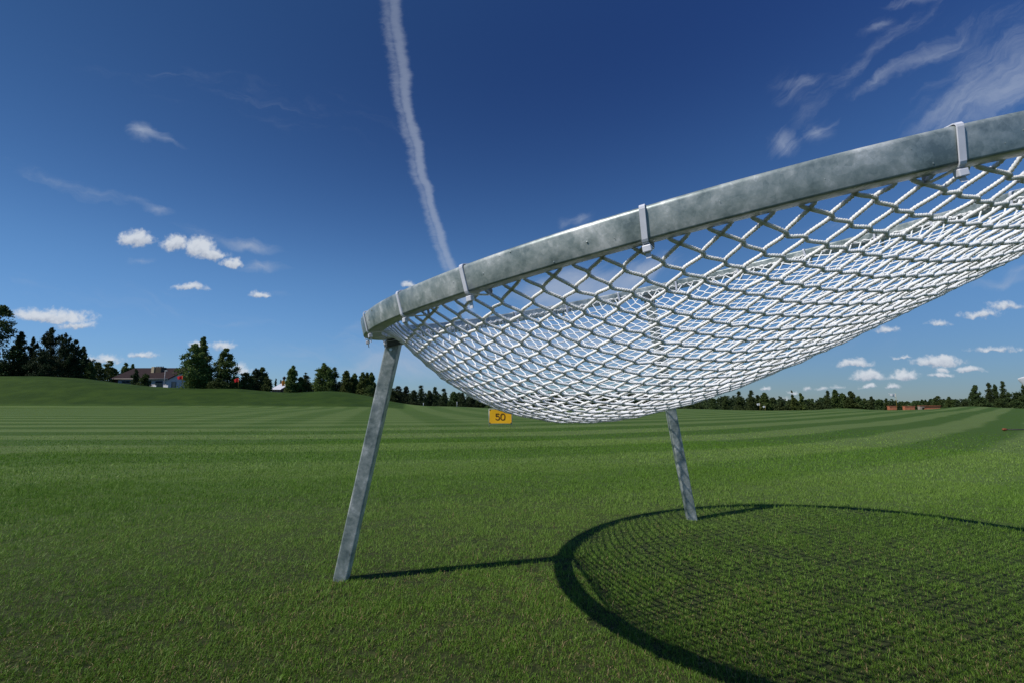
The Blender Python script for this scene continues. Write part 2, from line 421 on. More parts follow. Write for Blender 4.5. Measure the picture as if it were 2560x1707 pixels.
    q = np.array([uv(*p) for p in pts]); cf = np.polyfit(q[:, 1], q[:, 0], 3)
    uc = nt.math('MULTIPLY_ADD', nt.math('MULTIPLY_ADD', nt.math('MULTIPLY_ADD', v0, float(cf[0]), float(cf[1])), v0, float(cf[2])), v0, float(cf[3]))
    uc = nt.math('ADD', uc, nt.math('MULTIPLY_ADD', nt.noise(nt.vmath('MULTIPLY', V, (0.0, 9.0, 0.0)), 1.0, 3, 0.6), 0.030, -0.015))
    du = nt.math('SUBTRACT', u0, uc)
    puff = nt.noise(nt.vmath('MULTIPLY', V, (55.0, 95.0, 1.0)), 1.0, 5, 0.68, 0.5)
    width = nt.math('MULTIPLY', nt.smooth(v0, 0.30, 0.90, 0.0160, 0.0245), nt.math('MULTIPLY_ADD', nt.noise(nt.vmath('MULTIPLY', V, (0.0, 14.0, 3.0)), 1.0, 3, 0.6), 0.9, 0.55))
    k = nt.math('DIVIDE', du, width)
    # a bright strand on the right, a thinner spread one on the left
    a1 = nt.math('MULTIPLY', nt.smooth(nt.math('ABSOLUTE', nt.math('SUBTRACT', k, 0.34)), 1.05, 0.0), 1.0)
    a2 = nt.math('MULTIPLY', nt.smooth(nt.math('ABSOLUTE', nt.math('ADD', k, 0.34)), 1.15, 0.0), 0.62)
    ct = nt.math('MAXIMUM', a1, a2)
    ct = nt.math('MULTIPLY', nt.smooth(nt.math('MULTIPLY_ADD', nt.math('SUBTRACT', puff, 0.5), 0.8, ct), 0.05, 1.05), nt.smooth(ct, 0.0, 0.15))
    ct = nt.math('MULTIPLY', nt.math('MULTIPLY', ct, nt.smooth(v0, 0.14, 0.19)), nt.smooth(v0, 0.95, 0.45, 0.30, 0.44))
    # --- combine
    c = nt.mix(nt.math('MULTIPLY', nt.math('MULTIPLY', wf, front), 0.62), skyc, WISP)
    c = nt.mix(nt.math('MULTIPLY', ct, front), c, WISP)
    c = nt.mix(nt.math('MULTIPLY', alpha, front), c, pc)
    nt.l.new(c, bg.inputs['Color'])
    bg.inputs['Strength'].default_value = SKY_STR
    w.cycles.sampling_method = 'MANUAL'; w.cycles.sample_map_resolution = 512

SKY_STR = 0.086
SKY_SAT = 1.16
SKY_TINT = (0.80, 0.95, 1.10)
CLOUD_HI = (7.6, 8.1, 8.8); CLOUD_LO = (3.6, 4.2, 5.4); WISP = (5.0, 5.7, 7.0)
build_world()

# ------------------------------------------------------------------ terrain
sil = [(-400, 936), (0, 940), (110, 940), (210, 945.6), (287, 955.6), (376, 965.5), (464, 970), (506, 971), (595, 971), (639, 975), (683, 979), (738, 981), (783, 978), (827, 976.5),
       (871, 980), (933, 991), (975, 1002), (1028, 1010.7), (1072, 1014.7), (1139, 1015.6), (1223, 1019.6), (1400, 1021), (1713, 1021), (1843, 1024.6), (1924, 1025.8), (2036, 1024.6),
       (2085, 1020.5), (2119, 1020), (2188, 1024.2), (2225, 1024.7), (2296, 1023.7), (2335, 1021.8), (2393, 1016), (2442, 1015), (2491, 1018), (2560, 1021), (2900, 1022)]
SU = np.array([uv(*p)[0] for p in sil]); SV = np.array([uv(*p)[1] for p in sil])
def sstep(x, a, b):
    t = np.clip((x - a) / (b - a), 0, 1); return t * t * (3 - 2 * t)
def crest_y(u): return 62 - 20 * sstep(u, -0.27, -0.16) + 6 * sstep(u, 0.80, 0.90)
def terrain(x, y):
    x = np.asarray(x, float); y = np.asarray(y, float)
    ys = np.maximum(y, 1.0)
    u = np.clip(x / ys, -1.4, 1.4)
    v = np.interp(u, SU, SV)
    k = 0.012                                                    # smooth the profile a little
    v = (v * 2 + np.interp(u - k, SU, SV) + np.interp(u + k, SU, SV)) / 4
    Yc = crest_y(u)
    Hc = S + v * Yc
    foot = Yc - 17 + 4 * sstep(u, -.2, -.1)
    up = sstep(ys, foot, Yc)
    z = Hc * up
    behind = sstep(ys, Yc + 1, Yc + 16)
    lo = np.where(Hc > 0.4, Hc - 0.7, Hc - 1.5)
    z = np.where(ys > Yc, Hc + (lo - Hc) * behind, z)
    far = sstep(ys, 110, 420)
    z = z + (-9.0 - z) * far
    und = 0.03 * np.sin(x * 0.21 + 1.0) * np.sin(y * 0.17) * sstep(ys, 6, 14) * (1 - up)
    return np.where(y > 0, z + und, 0.0), up * (Hc > 0.35)
def tz(x, y): return float(terrain(np.array([x]), np.array([y]))[0][0])

def build_ground():
    ys = np.concatenate([-np.geomspace(60, 0.8, 14), np.linspace(-0.4, 30, 90), np.linspace(30.5, 90, 150), np.geomspace(92, 4500, 46)])
    xs1 = np.concatenate([np.linspace(0, 1.3, 190), np.geomspace(1.32, 12, 14)])
    us = np.concatenate([-xs1[::-1], xs1[1:]])
    Yg = np.repeat(ys[:, None], len(us), 1)
    W = np.maximum(np.abs(Yg), 6.0)
    Xg = us[None, :] * W
    Z, mnd = terrain(Xg, Yg)
    V = np.stack([Xg, Yg, Z], -1).reshape(-1, 3)
    n, m = len(ys), len(us)
    i = np.arange(n * m).reshape(n, m)
    q = np.stack([i[:-1, :-1], i[:-1, 1:], i[1:, 1:], i[1:, :-1]], -1).reshape(-1, 4)
    ms = (sstep(mnd.reshape(-1), 0.03, 0.12))
    me = np_mesh('lawn_ground', V, q.ravel(), np.full(len(q), 4), True, {'mound': ms})
    meta(link('ground', me, M['lawn']), kind='structure')
build_ground()

# ------------------------------------------------------------------ grass blades (one object, nobody could count them)
def build_grass():
    bands = [(0.42, 1.05, 105000, .0122, .0011, 5), (0.42, 1.7, 80000, .0075, .0014, 3), (1.05, 1.7, 84000, .0128, .0013, 5), (1.7, 2.8, 62000, .0140, .0019, 3),
             (2.8, 4.6, 24000, .015, .0029, 3), (4.6, 7.5, 4600, .017, .0052, 3), (7.5, 12.0, 700, .015, .0100, 3)]
    VV = []; LL = []; SS = []; RR = []; off = 0
    for (d0, d1, dens, ln, wd, nv) in bands:
        half = math.radians(56)
        area = half * (d1 * d1 - d0 * d0)
        N = int(area * dens)
        th = rng.uniform(-half, half, N); r = np.sqrt(rng.uniform(d0 * d0, d1 * d1, N))
        if d0 > 7: keep = rng.random(N) < 1 - (r - d0) / (d1 - d0) * 0.9; th, r = th[keep], r[keep]; N = len(th)
        x = r * np.sin(th); y = r * np.cos(th)
        z0, _ = terrain(x, y)
        clump = 0.5 + 0.5 * np.sin(x * 9.1 + 3 * np.sin(y * 7.3)) * np.sin(y * 11.7 + 2.1 * np.sin(x * 5.7))
        if d0 < 4:
            gap = np.sin(x * 31 + 2.2 * np.sin(y * 23)) * np.sin(y * 37 + 2.6 * np.sin(x * 19 + 1)) + .6 * np.sin(x * 83 + y * 61) * np.sin(y * 97 - x * 41)
            keep = rng.random(N) < np.clip(.80 + .6 * gap, .16, 1)
            x, y, z0, clump = x[keep], y[keep], z0[keep], clump[keep]; N = len(x)
        L = ln * rng.lognormal(-0.08, 0.40, N) * (0.55 + 0.75 * clump)
        longb = rng.random(N) < 0.012; L = np.where(longb, L * 1.6, L); L = np.minimum(L, ln * 2.1)
        lean = np.clip(rng.normal(0.62, 0.36, N), 0.05, 1.45)
        if d0 < 2: lean = np.where(rng.random(N) < 0.5, rng.uniform(.95, 1.55, N), lean)
        az = rng.normal(0.75, 1.5, N) + 0.9 * np.sin(x * 1.3 + 0.7 * y)
        dirx, diry = np.cos(az), np.sin(az)
        fa = rng.uniform(0, 2 * math.pi, N)
        wx, wy = np.cos(fa) * wd * .5, np.sin(fa) * wd * .5
        sw = rng.uniform(0.7, 1.3, N); wx *= sw; wy *= sw
        bx, by, bz = x, y, z0 - 0.001
        l1 = lean * 0.55; l2 = lean * 1.35
        mx = bx + dirx * np.sin(l1) * L * .5; my = by + diry * np.sin(l1) * L * .5; mz = bz + np.cos(l1) * L * .5
        tx = mx + dirx * np.sin(l2) * L * .5; ty = my + diry * np.sin(l2) * L * .5; tzv = mz + np.cos(l2) * L * .5
        tzv = np.maximum(tzv, z0 + 0.002)
        if nv == 5:
            P = np.stack([np.stack([bx - wx, by - wy, bz], 1), np.stack([bx + wx, by + wy, bz], 1), np.stack([mx + wx * .85, my + wy * .85, mz], 1),
                          np.stack([mx - wx * .85, my - wy * .85, mz], 1), np.stack([tx, ty, tzv], 1)], 1)
            idx = (np.arange(N) * 5 + off)[:, None] + np.array([0, 1, 2, 3, 3, 2, 4])
            SS.append(np.tile([4, 3], N))
        else:
            P = np.stack([np.stack([bx - wx, by - wy, bz], 1), np.stack([bx + wx, by + wy, bz], 1), np.stack([tx, ty, tzv], 1)], 1)
            idx = (np.arange(N) * 3 + off)[:, None] + np.array([0, 1, 2])
            SS.append(np.full(N, 3))
        VV.append(P.reshape(-1, 3)); LL.append(idx.ravel()); rv = rng.random(N)
        if d0 > 1.6: rv = rv * np.interp(d0, [1.6, 4.6], [0.93, 0.78])
        RR.append(np.repeat(rv, nv)); off += N * nv
    me = np_mesh('grass_blades', np.concatenate(VV), np.concatenate(LL), np.concatenate(SS), False, {'rnd': np.concatenate(RR)})
    o = link('grass', me, M['blade'])
    meta(o, 'short green lawn grass with straw flecks covering the near ground', 'grass', kind='stuff')
build_grass()

# ------------------------------------------------------------------ the chipping net
RP = dict(C=np.array([.971481, 2.628687, 1.708695]), n=np.array([-.210898, -.114312, 1.0]), R=1.728017, T=.0747557, W=.079528)
n = RP['n'] / np.linalg.norm(RP['n']); C0 = RP['C'] * S; R = RP['R'] * S; T = RP['T'] * S; W = RP['W'] * S
e1 = np.array([1, 0, -n[0] / n[2]]); e1 /= np.linalg.norm(e1); e2 = np.cross(n, e1)
def rimp(th, r, o): return C0 + e1 * math.cos(th) * r + e2 * math.sin(th) * r + n * o
net = thing('chipping_net', 'large round chipping net on galvanised tube legs, tilted, with white netting', 'practice net', (float(C0[0]), float(C0[1]), 0.0))
NB = np.array([C0[0], C0[1], 0.0])
def sub(V): return np.asarray(V) - NB

def build_rim():
    N = 360; cr = 0.0060; prof = []
    hw, ht = W / 2, T / 2
    for cxs, cys, a0 in ((1, 1, 0), (-1, 1, 90), (-1, -1, 180), (1, -1, 270)):
        for k in range(4):
            a = math.radians(a0 + 30 * k)
            q = cr if cys > 0 else 0.0028
            prof.append((cxs * (hw - q) + math.cos(a) * q, cys * (ht - q) + math.sin(a) * q))
    prof = np.array(prof); P = len(prof)
    th = np.linspace(0, 2 * math.pi, N, endpoint=False)
    wob = 0.0006 * np.sin(th * 7) + 0.0004 * np.sin(th * 17 + 1)
    rad = R - hw + wob
    V = C0 + np.cos(th)[:, None, None] * e1 * (rad[:, None] + prof[:, 0])[..., None] + np.sin(th)[:, None, None] * e2 * (rad[:, None] + prof[:, 0])[..., None] + prof[:, 1][None, :, None] * n
    i = np.arange(N * P).reshape(N, P)
    j = np.roll(i, -1, 0)
    q = np.stack([i, j, np.roll(j, -1, 1), np.roll(i, -1, 1)], -1).reshape(-1, 4)
    V = [V.reshape(-1, 3)]; L = [q.ravel()]; SZ = [np.full(len(q), 4)]; off = N * P
    # zinc drips left by the dipping
    for k in range(70):
        t = rng.uniform(0, 2 * math.pi) if k > 28 else math.radians(rng.uniform(185, 275))
        if rng.random() < 0.75: face = 'o'
        else: face = 'b'
        c = rimp(t, R + 0.0002, rng.uniform(-.42, .42) * T) if face == 'o' else rimp(t, R - W * rng.uniform(.1, .9), -T / 2)
        nn = (e1 * math.cos(t) + e2 * math.sin(t)) if face == 'o' else -n
        tt = -e1 * math.sin(t) + e2 * math.cos(t); bb = np.cross(nn, tt)
        r0 = abs(rng.normal(0.0004, 0.0003)) + 0.0004; hgt = r0 * rng.uniform(.4, .8); st = rng.uniform(.8, 2.2)
        ring = [c + (tt * math.cos(a) * (1 if face == 'o' else st) + bb * math.sin(a) * (st if face == 'o' else 1)) * r0 for a in np.linspace(0, 2 * math.pi, 8, endpoint=False)]
        ring2 = [c + nn * hgt * .75 + (p - c) * .6 for p in ring]
        vv = ring + ring2 + [c + nn * hgt]
        V.append(np.array(vv))
        fs = [(off + a, off + (a + 1) % 8, off + 8 + (a + 1) % 8, off + 8 + a) for a in range(8)]
        ft = [(off + 8 + a, off + 8 + (a + 1) % 8, off + 16) for a in range(8)]
        L.append(np.array(fs).ravel()); SZ.append(np.full(8, 4)); L.append(np.array(ft).ravel()); SZ.append(np.full(8, 3)); off += 17
    me = np_mesh('rim', sub(np.concatenate(V)), np.concatenate(L), np.concatenate(SZ), False)
    sm = np.ones(len(me.polygons), dtype=bool); me.polygons.foreach_set('use_smooth', sm)
    o = link('rim', me, M['galv'], net)
    try:
        me.set_sharp_from_angle(angle=math.radians(50))
    except Exception: pass
build_rim()

def build_leg(th, foot):
    top = rimp(math.radians(th), R - W / 2, -T / 2)
    foot = np.array([foot[0] * S, foot[1] * S, -0.04])
    ax = top - foot; ax /= np.linalg.norm(ax)
    ex = np.array([1., 0, 0]) - ax * ax[0]; ex /= np.linalg.norm(ex); ey = np.cross(ax, ex)
    hb = 0.0385 * S
    m = MB(); m.beam(sub(foot), sub(top - ax * 0.004 - n * 0.002), ex, ey, hb, hb)
    leg = m.build('leg', M['galv'], net, bevel=0.0042, seg=3)
    # bracket under the rim
    t = -e1 * math.sin(math.radians(th)) + e2 * math.cos(math.radians(th)); rr = np.cross(t, n)
    b = MB(); a = top - n * 0.001
    b.beam(sub(a), sub(a - n * 0.020), t, rr, 0.033, 0.0255)
    br = b.build('bracket', M['bracket'], leg, bevel=0.0015)
    bo = MB(); pz = top - ax * 0.032 - ey * (hb + 0.0002)
    if pz[1] > top[1]: pz = top - ax * 0.032 + ey * (hb + 0.0002)
    s = -1.0 if (pz - (top - ax * .032))[1] < 0 else 1.0
    d = np.array([0, s, 0])
    bo.tube([sub(pz), sub(pz + d * 0.004)], 0.0048, 6)
    bo.build('bolt', M['bolt'], leg)
build_leg(172.3, (-.985, 3.03)); build_leg(82, (1.553, 4.51)); build_leg(307, (2.36, .92))

def cord_mesh(paths, rad, lobes=3, pitch=0.0112, sides=12, amp=0.60, steps=None):
    """twisted cord swept along each path; paths are arrays of points"""
    VV = []; LL = []; off = 0
    for P in paths:
        # Catmull-Rom
        P = np.asarray(P, float)
        E = np.concatenate([[2 * P[0] - P[1]], P, [2 * P[-1] - P[-2]]])
        seg = np.linalg.norm(P[1:] - P[:-1], axis=1); mid = (P[1:] + P[:-1]) / 2
        dist = np.linalg.norm(mid - np.array([0, 0, S]), axis=1)
        st = np.where(dist < 0.85, 0.00095, np.where(dist < 1.25, 0.0014, np.where(dist < 1.7, 0.0022, 0.005))) if steps is None else np.full(len(seg), steps)
        nn = np.maximum(2, np.ceil(seg / st).astype(int))
        k = np.repeat(np.arange(len(seg)), nn)
        t = np.concatenate([np.arange(c) / c for c in nn])
        k = np.append(k, len(seg) - 1); t = np.append(t, 1.0)
        p0, p1, p2, p3 = E[k], E[k + 1], E[k + 2], E[k + 3]
        t_ = t[:, None]
        Q = 0.5 * (2 * p1 + (p2 - p0) * t_ + (2 * p0 - 5 * p1 + 4 * p2 - p3) * t_ ** 2 + (3 * p1 - p0 - 3 * p2 + p3) * t_ ** 3)
        Tn = np.gradient(Q, axis=0); Tn /= np.linalg.norm(Tn, axis=1)[:, None] + 1e-12
        s = np.concatenate([[0], np.cumsum(np.linalg.norm(Q[1:] - Q[:-1], axis=1))])
        A = np.cross(Tn, n); A /= np.linalg.norm(A, axis=1)[:, None] + 1e-12
        B = np.cross(A, Tn)
        ph = np.arange(sides) * 2 * math.pi / sides
        fine = np.append(st[k[:-1]], st[-1]) < 0.0030
        tw = 2 * math.pi * s / pitch
        lob = np.abs(np.cos((ph[None, :] - tw[:, None]) * lobes / 2))
        rr = rad * np.where(fine[:, None], 1 - amp * .55 + amp * 1.35 * lob, 1.2)
        V = Q[:, None, :] + (A[:, None, :] * np.cos(ph)[None, :, None] + B[:, None, :] * np.sin(ph)[None, :, None]) * rr[..., None]
        m = len(Q)
        i = np.arange(m * sides).reshape(m, sides) + off
        a = i[:-1]; b = i[1:]
        q = np.stack([a, b, np.roll(b, -1, 1), np.roll(a, -1, 1)], -1).reshape(-1, 4)
        VV.append(V.reshape(-1, 3)); LL.append(q.ravel()); off += m * sides
    L = np.concatenate(LL)
    return np_mesh('cord', sub(np.concatenate(VV)), L, np.full(len(L) // 4, 4), True)

def build_netting():
    c = 0.090 * S; phi = math.radians(-20); Rn = R - W - 0.006 * S
    a = np.array([math.cos(phi + math.pi / 4), math.sin(phi + math.pi / 4)]) * c / math.sqrt(2)
    b = np.array([math.cos(phi - math.pi / 4), math.sin(phi - math.pi / 4)]) * c / math.sqrt(2)
    N = int(Rn / (c / math.sqrt(2))) + 3
    U, V_ = np.meshgrid(np.arange(-N, N + 1), np.arange(-N, N + 1), indexing='ij')
    X = U[..., None] * a + V_[..., None] * b
    ins = np.hypot(X[..., 0], X[..., 1]) < Rn * 0.985
    idx = -np.ones(U.shape, int); idx[ins] = np.arange(ins.sum())
    pos = list(X[ins]); pin = [False] * len(pos); strings = []
    def cross(x, dr):
        B = x @ dr; Cc = x @ x - Rn * Rn; A = dr @ dr
        return x + dr * ((-B + math.sqrt(B * B - A * Cc)) / A)
    for fam in (0, 1):
        d = a if fam == 0 else b
        for k in range(2 * N + 1):
            ids = [(m, k) if fam == 0 else (k, m) for m in range(2 * N + 1)]
            inside = [t for t in ids if ins[t]]
            if not inside: continue
            pos.append(cross(X[inside[0]], -d)); pin.append(True); s = [len(pos) - 1]
            s += [int(idx[t]) for t in inside]
            pos.append(cross(X[inside[-1]], d)); pin.append(True); s.append(len(pos) - 1)
            strings.append((fam, s))
    pos = np.array(pos); pin = np.array(pin)
    rim_pos = pos.copy()
    # the netting is drawn in at the low end of the frame
    th = np.arctan2(pos[:, 1], pos[:, 0]) % (2 * math.pi); r = np.hypot(pos[:, 0], pos[:, 1]) / Rn
    pos = pos * (1 - 0.0703 * np.exp(-((th - 3.2691) / 0.2519) ** 2) * r ** 4)[:, None]
    # let it hang: slack cords, relaxed under their weight
    sl0, ax_, ay_, slc, wA, wr, wx, wy = 1.0535, -.0676, .0258, .0714, 8.2153, .4744, -.4874, .0149
    E = np.array([(s[i], s[i + 1]) for _, s in strings for i in range(len(s) - 1)])
    Ln = np.linalg.norm(pos[E[:, 0]] - pos[E[:, 1]], axis=1); mid = (pos[E[:, 0]] + pos[E[:, 1]]) / 2 / Rn
    rest = Ln * np.maximum(sl0 + ax_ * mid[:, 0] + ay_ * mid[:, 1] + slc * np.exp(-(mid ** 2).sum(1) / .25), .9)
    pw = pos / Rn
    wt = 1 + wA * np.exp(-((pw[:, 0] - wx) ** 2 + (pw[:, 1] - wy) ** 2) / wr ** 2); wt /= wt.mean()
    P = C0 - n * T / 2 + pos[:, :1] * e1 + pos[:, 1:] * e2
    P = P + np.outer(np.clip(1 - (pos ** 2).sum(1) / Rn ** 2, 0, 1) * 0.55 * S, [0, 0, -1.])
    w = (~pin).astype(float); deg = np.bincount(E.ravel(), minlength=len(P))
    i, j = E[:, 0], E[:, 1]; wi, wj = w[i], w[j]; wsum = np.maximum(wi + wj, 1)
    prev = P.copy(); gr = w * 2e-5 * S * wt; relax = (1.4 / np.maximum(deg, 1))[:, None] * w[:, None]
    for it in range(1000):
        vel = (P - prev) * 0.98; prev = P.copy()
        P = P + vel * w[:, None]; P[:, 2] -= gr
        for _ in range(6):
            d = P[j] - P[i]; l = np.linalg.norm(d, axis=1) + 1e-12
            cor = d * (np.maximum(l - rest, 0) / l / wsum)[:, None]
            dP = np.stack([np.bincount(i, cor[:, q] * wi, len(P)) - np.bincount(j, cor[:, q] * wj, len(P)) for q in range(3)], 1)
            P = P + dP * relax
    P = P + rng.normal(0, 0.0010, P.shape) * w[:, None]
    RIM = C0 - n * (T / 2 - 0.012) + rim_pos[:, :1] * e1 + rim_pos[:, 1:] * e2
    rad = 0.0020; half = 0.0052
    dirs = {}
    for fam, s in strings:
        Q = P[s]; tg = np.zeros_like(Q); tg[1:-1] = Q[2:] - Q[:-2]; tg /= np.linalg.norm(tg, axis=1)[:, None] + 1e-9
        for k in range(1, len(s) - 1): dirs.setdefault(s[k], {})[fam] = tg[k]
    paths = []
    for fam, s in strings:
        pts = [RIM[s[0]]]
        if np.linalg.norm(RIM[s[0]] - P[s[0]]) > 0.012: pts.append(P[s[0]])
        for k in range(1, len(s) - 1):
            nd = s[k]; A = dirs[nd].get(0); B = dirs[nd].get(1)
            if A is None or B is None: pts.append(P[nd]); continue
            vv = A - B; vv = vv / (np.linalg.norm(vv) + 1e-9)
            hh = A + B; hh = hh / (np.linalg.norm(hh) + 1e-9)
            nn = np.cross(vv, hh); nn /= np.linalg.norm(nn) + 1e-9
            sg = 1.0 if fam == 0 else -1.0
            o = nn * rad * 0.62 * sg
            pts.append(P[nd] - vv * half * sg - hh * rad * 0.9 + o)
            pts.append(P[nd] + vv * half * sg + hh * rad * 0.9 + o)
        if np.linalg.norm(RIM[s[-1]] - P[s[-1]]) > 0.012: pts.append(P[s[-1]])
        pts.append(RIM[s[-1]])
        paths.append(np.array(pts))
    link('netting', cord_mesh(paths, rad), M['rope'], net)
    # border cord laced along the inside of the rim
    th = np.linspace(0, 2 * math.pi, 720)
    bp = np.array([rimp(t, Rn + 0.0006 * math.sin(t * 61), -T / 2 + 0.0145 + 0.0012 * math.cos(t * 61) + 0.001 * math.sin(t * 23)) for t in th])
    th2 = np.linspace(0, 2 * math.pi, 1900)
    lace = np.array([rimp(t, Rn - 0.0002 + 0.0020 * math.cos(t * 170), -T / 2 + 0.0150 + 0.0034 * math.sin(t * 170 + 1.5 * math.sin(t * 9))) for t in th2])
    link('border_cord', cord_mesh([bp, lace], 0.0019, steps=0.0021, pitch=0.0096), M['rope'], net)
build_netting()

def build_tie(deg):
    t = math.radians(deg); tang = -e1 * math.sin(t) + e2 * math.cos(t)
    rad_ = e1 * math.cos(t) + e2 * math.sin(t)
    skew = rng.uniform(-.0035, .0035)
    hw, ht, g, th = W / 2, T / 2, 0.0008, 0.0013
    c = rimp(t, R - W / 2, 0)
    prof = []                                           # closed loop round tube and border cord, in (radial, normal)
    drop = 0.0055
    for cxs, cys, a0 in ((1, 1, 0), (-1, 1, 90), (-1, -1, 180), (1, -1, 270)):
        for k in range(4):
            a = math.radians(a0 + 30 * k); cr = 0.0045
            x = cxs * (hw + g - cr) + math.cos(a) * cr; y = cys * (ht + g - cr) + math.sin(a) * cr
            if cxs < 0: x -= 0.007
            if cys < 0: y -= drop * (0.45 if cxs > 0 else 1.0)
            prof.append((x, y, math.cos(a), math.sin(a)))
    hwid = 0.0038
    V = []; F = []
    m = len(prof)
    for (x, y, nx, ny) in prof:
        p = c + rad_ * x + n * y + tang * skew * (y / ht)
        q = p + (rad_ * nx + n * ny) * th
        V += [p - tang * hwid, p + tang * hwid, q + tang * hwid * .9, q - tang * hwid * .9]
    for k in range(m):
        a, b = 4 * k, 4 * ((k + 1) % m)
        for s in range(4): F.append((a + s, a + (s + 1) % 4, b + (s + 1) % 4, b + s))
    mb = MB(); mb.add(sub(np.array(V)), F)
    tie = mb.build('cable_tie', M['nylon'], net)
    hb = MB(); base = c + rad_ * (hw - 0.004) - n * (ht + drop * 0.8 + 0.001) - tang * skew
    hb.beam(sub(base), sub(base - n * 0.0085 + rad_ * 0.001), tang, rad_, 0.0052, 0.0042)
    hb.build('tie_head', M['nylon'], tie, bevel=0.0012)
    tb = MB(); b2 = base - n * 0.0083
    tb.beam(sub(b2), sub(b2 - n * rng.uniform(.005, .011) - rad_ * rng.uniform(-.003, .004)), tang, rad_, 0.0030, 0.0008)
    tb.build('tie_tail', M['nylon'], tie)
for d in (189, 203, 216.8, 228, 244.8, 264.7, 284, 302, 320, 338, 356, 12, 24, 40, 57, 74, 91, 107.5, 124.5, 142, 159, 175): build_tie(d)

# ------------------------------------------------------------------ range sign
def stroke(path, hw, y):
    """flat stroke of half width hw along a polyline in the x/z plane"""
    path = np.array(path, float); V = []; F = []
    for k, p in enumerate(path):
        t = path[min(k + 1, len(path) - 1)] - path[max(k - 1, 0)]; t /= np.linalg.norm(t)
        nn = np.array([-t[1], t[0]])
        for s in (-1, 1): V.append((p[0] + nn[0] * hw * s, y, p[1] + nn[1] * hw * s))
    for k in range(len(path) - 1): F.append((2 * k, 2 * k + 1, 2 * k + 3, 2 * k + 2))
    return V, F

def build_sign():
    Y = 10.75; x0 = at(1223.5, 1000, Y)[0]; x1 = at(1279, 1000, Y)[0]; zt = at(1223, 1022.5, Y)[2]; zb = at(1223, 1057.5, Y)[2]
    xc = (x0 + x1) / 2; g = tz(xc, Y)
    t = thing('distance_sign', 'yellow distance sign reading 50 on two thin posts, standing on the mown fairway', 'sign', (xc, Y, g))
    X0, X1, Z0, Z1 = x0 - xc, x1 - xc, zb - g, zt - g
    m = MB()
    # slack vinyl panel, slightly bowed
    nx, nz = 14, 10; V = []; F = []
    for side in (0, 1):
        for i in range(nx + 1):
            for k in range(nz + 1):
                a, b = i / nx, k / nz
                ins = 0.006 * (math.sin(math.pi * b)) ; xx = X0 + (X1 - X0) * a
                xx += ins * (1 - 2 * a) * 0.6
                zz = Z0 + (Z1 - Z0) * b + 0.004 * math.sin(math.pi * a) * (1 - 2 * b)
                V.append((xx, 0.004 * math.sin(math.pi * a) * math.sin(math.pi * b) + side * 0.003, zz))
    s1 = (nx + 1) * (nz + 1)
    for i in range(nx):
        for k in range(nz):
            a = i * (nz + 1) + k; b = a + nz + 1
            F.append((a, b, b + 1, a + 1)); F.append((s1 + a, s1 + a + 1, s1 + b + 1, s1 + b))
    for i in range(nx):
        for k in (0, nz):
            a = i * (nz + 1) + k; b = a + nz + 1; F.append((a, b, s1 + b, s1 + a))
    for k in range(nz):
        for i in (0, nx):
            a = i * (nz + 1) + k; F.append((a, a + 1, s1 + a + 1, s1 + a))
    m.add(V, F); panel = m.build('panel', M['yellow'], t, smooth=False)
    # 50
    sc_ = (X1 - X0) / 55.5
    def P(px, py): return (X0 + (px - 1223.5) * sc_, Z1 - (py - 1022.5) * sc_)
    hw = 1.05 * sc_; yy = -0.003
    five = [P(1248.0, 1033.4), P(1240.4, 1033.4), P(1240.0, 1040.0)]
    c = [P(1240.0, 1039.4), P(1242.0, 1038.6), P(1244.4, 1038.5), P(1246.6, 1039.2), P(1248.0, 1040.9), P(1248.5, 1043.2), P(1248.0, 1045.6), P(1246.6, 1047.3), P(1244.4, 1048.0), P(1242.0, 1047.8), P(1240.2, 1046.6), P(1239.3, 1044.8)]
    zero = []
    for k in range(33):
        a = 2 * math.pi * k / 32; ca, sa = math.cos(a), math.sin(a)
        zero.append(P(1257.0 + 5.0 * np.sign(ca) * abs(ca) ** 0.62, 1040.6 + 7.4 * np.sign(sa) * abs(sa) ** 0.72))
    d = MB()
    for path in ([five[0], five[1]], [P(1240.4, 1032.4), five[2]], c, zero):
        V, F = stroke(path, hw, yy); d.add(V, F)
    d.build('numerals', M['brown'], panel)
    for s, xx in ((-1, X0 - 0.006), (1, X1 + 0.006)):
        p = MB(); p.tube([(xx, 0.012, -0.05), (xx, 0.012, Z1 + 0.012)], 0.0065, 8); p.build('post', M['pipe'], t, smooth=True)
    for zz in (Z0 - 0.012, Z1 + 0.010):
        p = MB(); p.tube([(X0 - 0.006, 0.012, zz), (X1 + 0.006, 0.012, zz)], 0.0055, 8); p.build('rail', M['pipe'], t, smooth=True)
    for xx, zz in ((X0 + .012, Z1 - .012), (X0 + .012, Z0 + .010), (X1 - .012, Z0 + .010), (X1 - .012, Z1 - .012)):
        p = MB(); p.box(xx - .013, xx + .013, -0.004, 0.010, zz - .011, zz + .011); p.build('corner_patch', M['corner'], t, bevel=0.002)
build_sign()

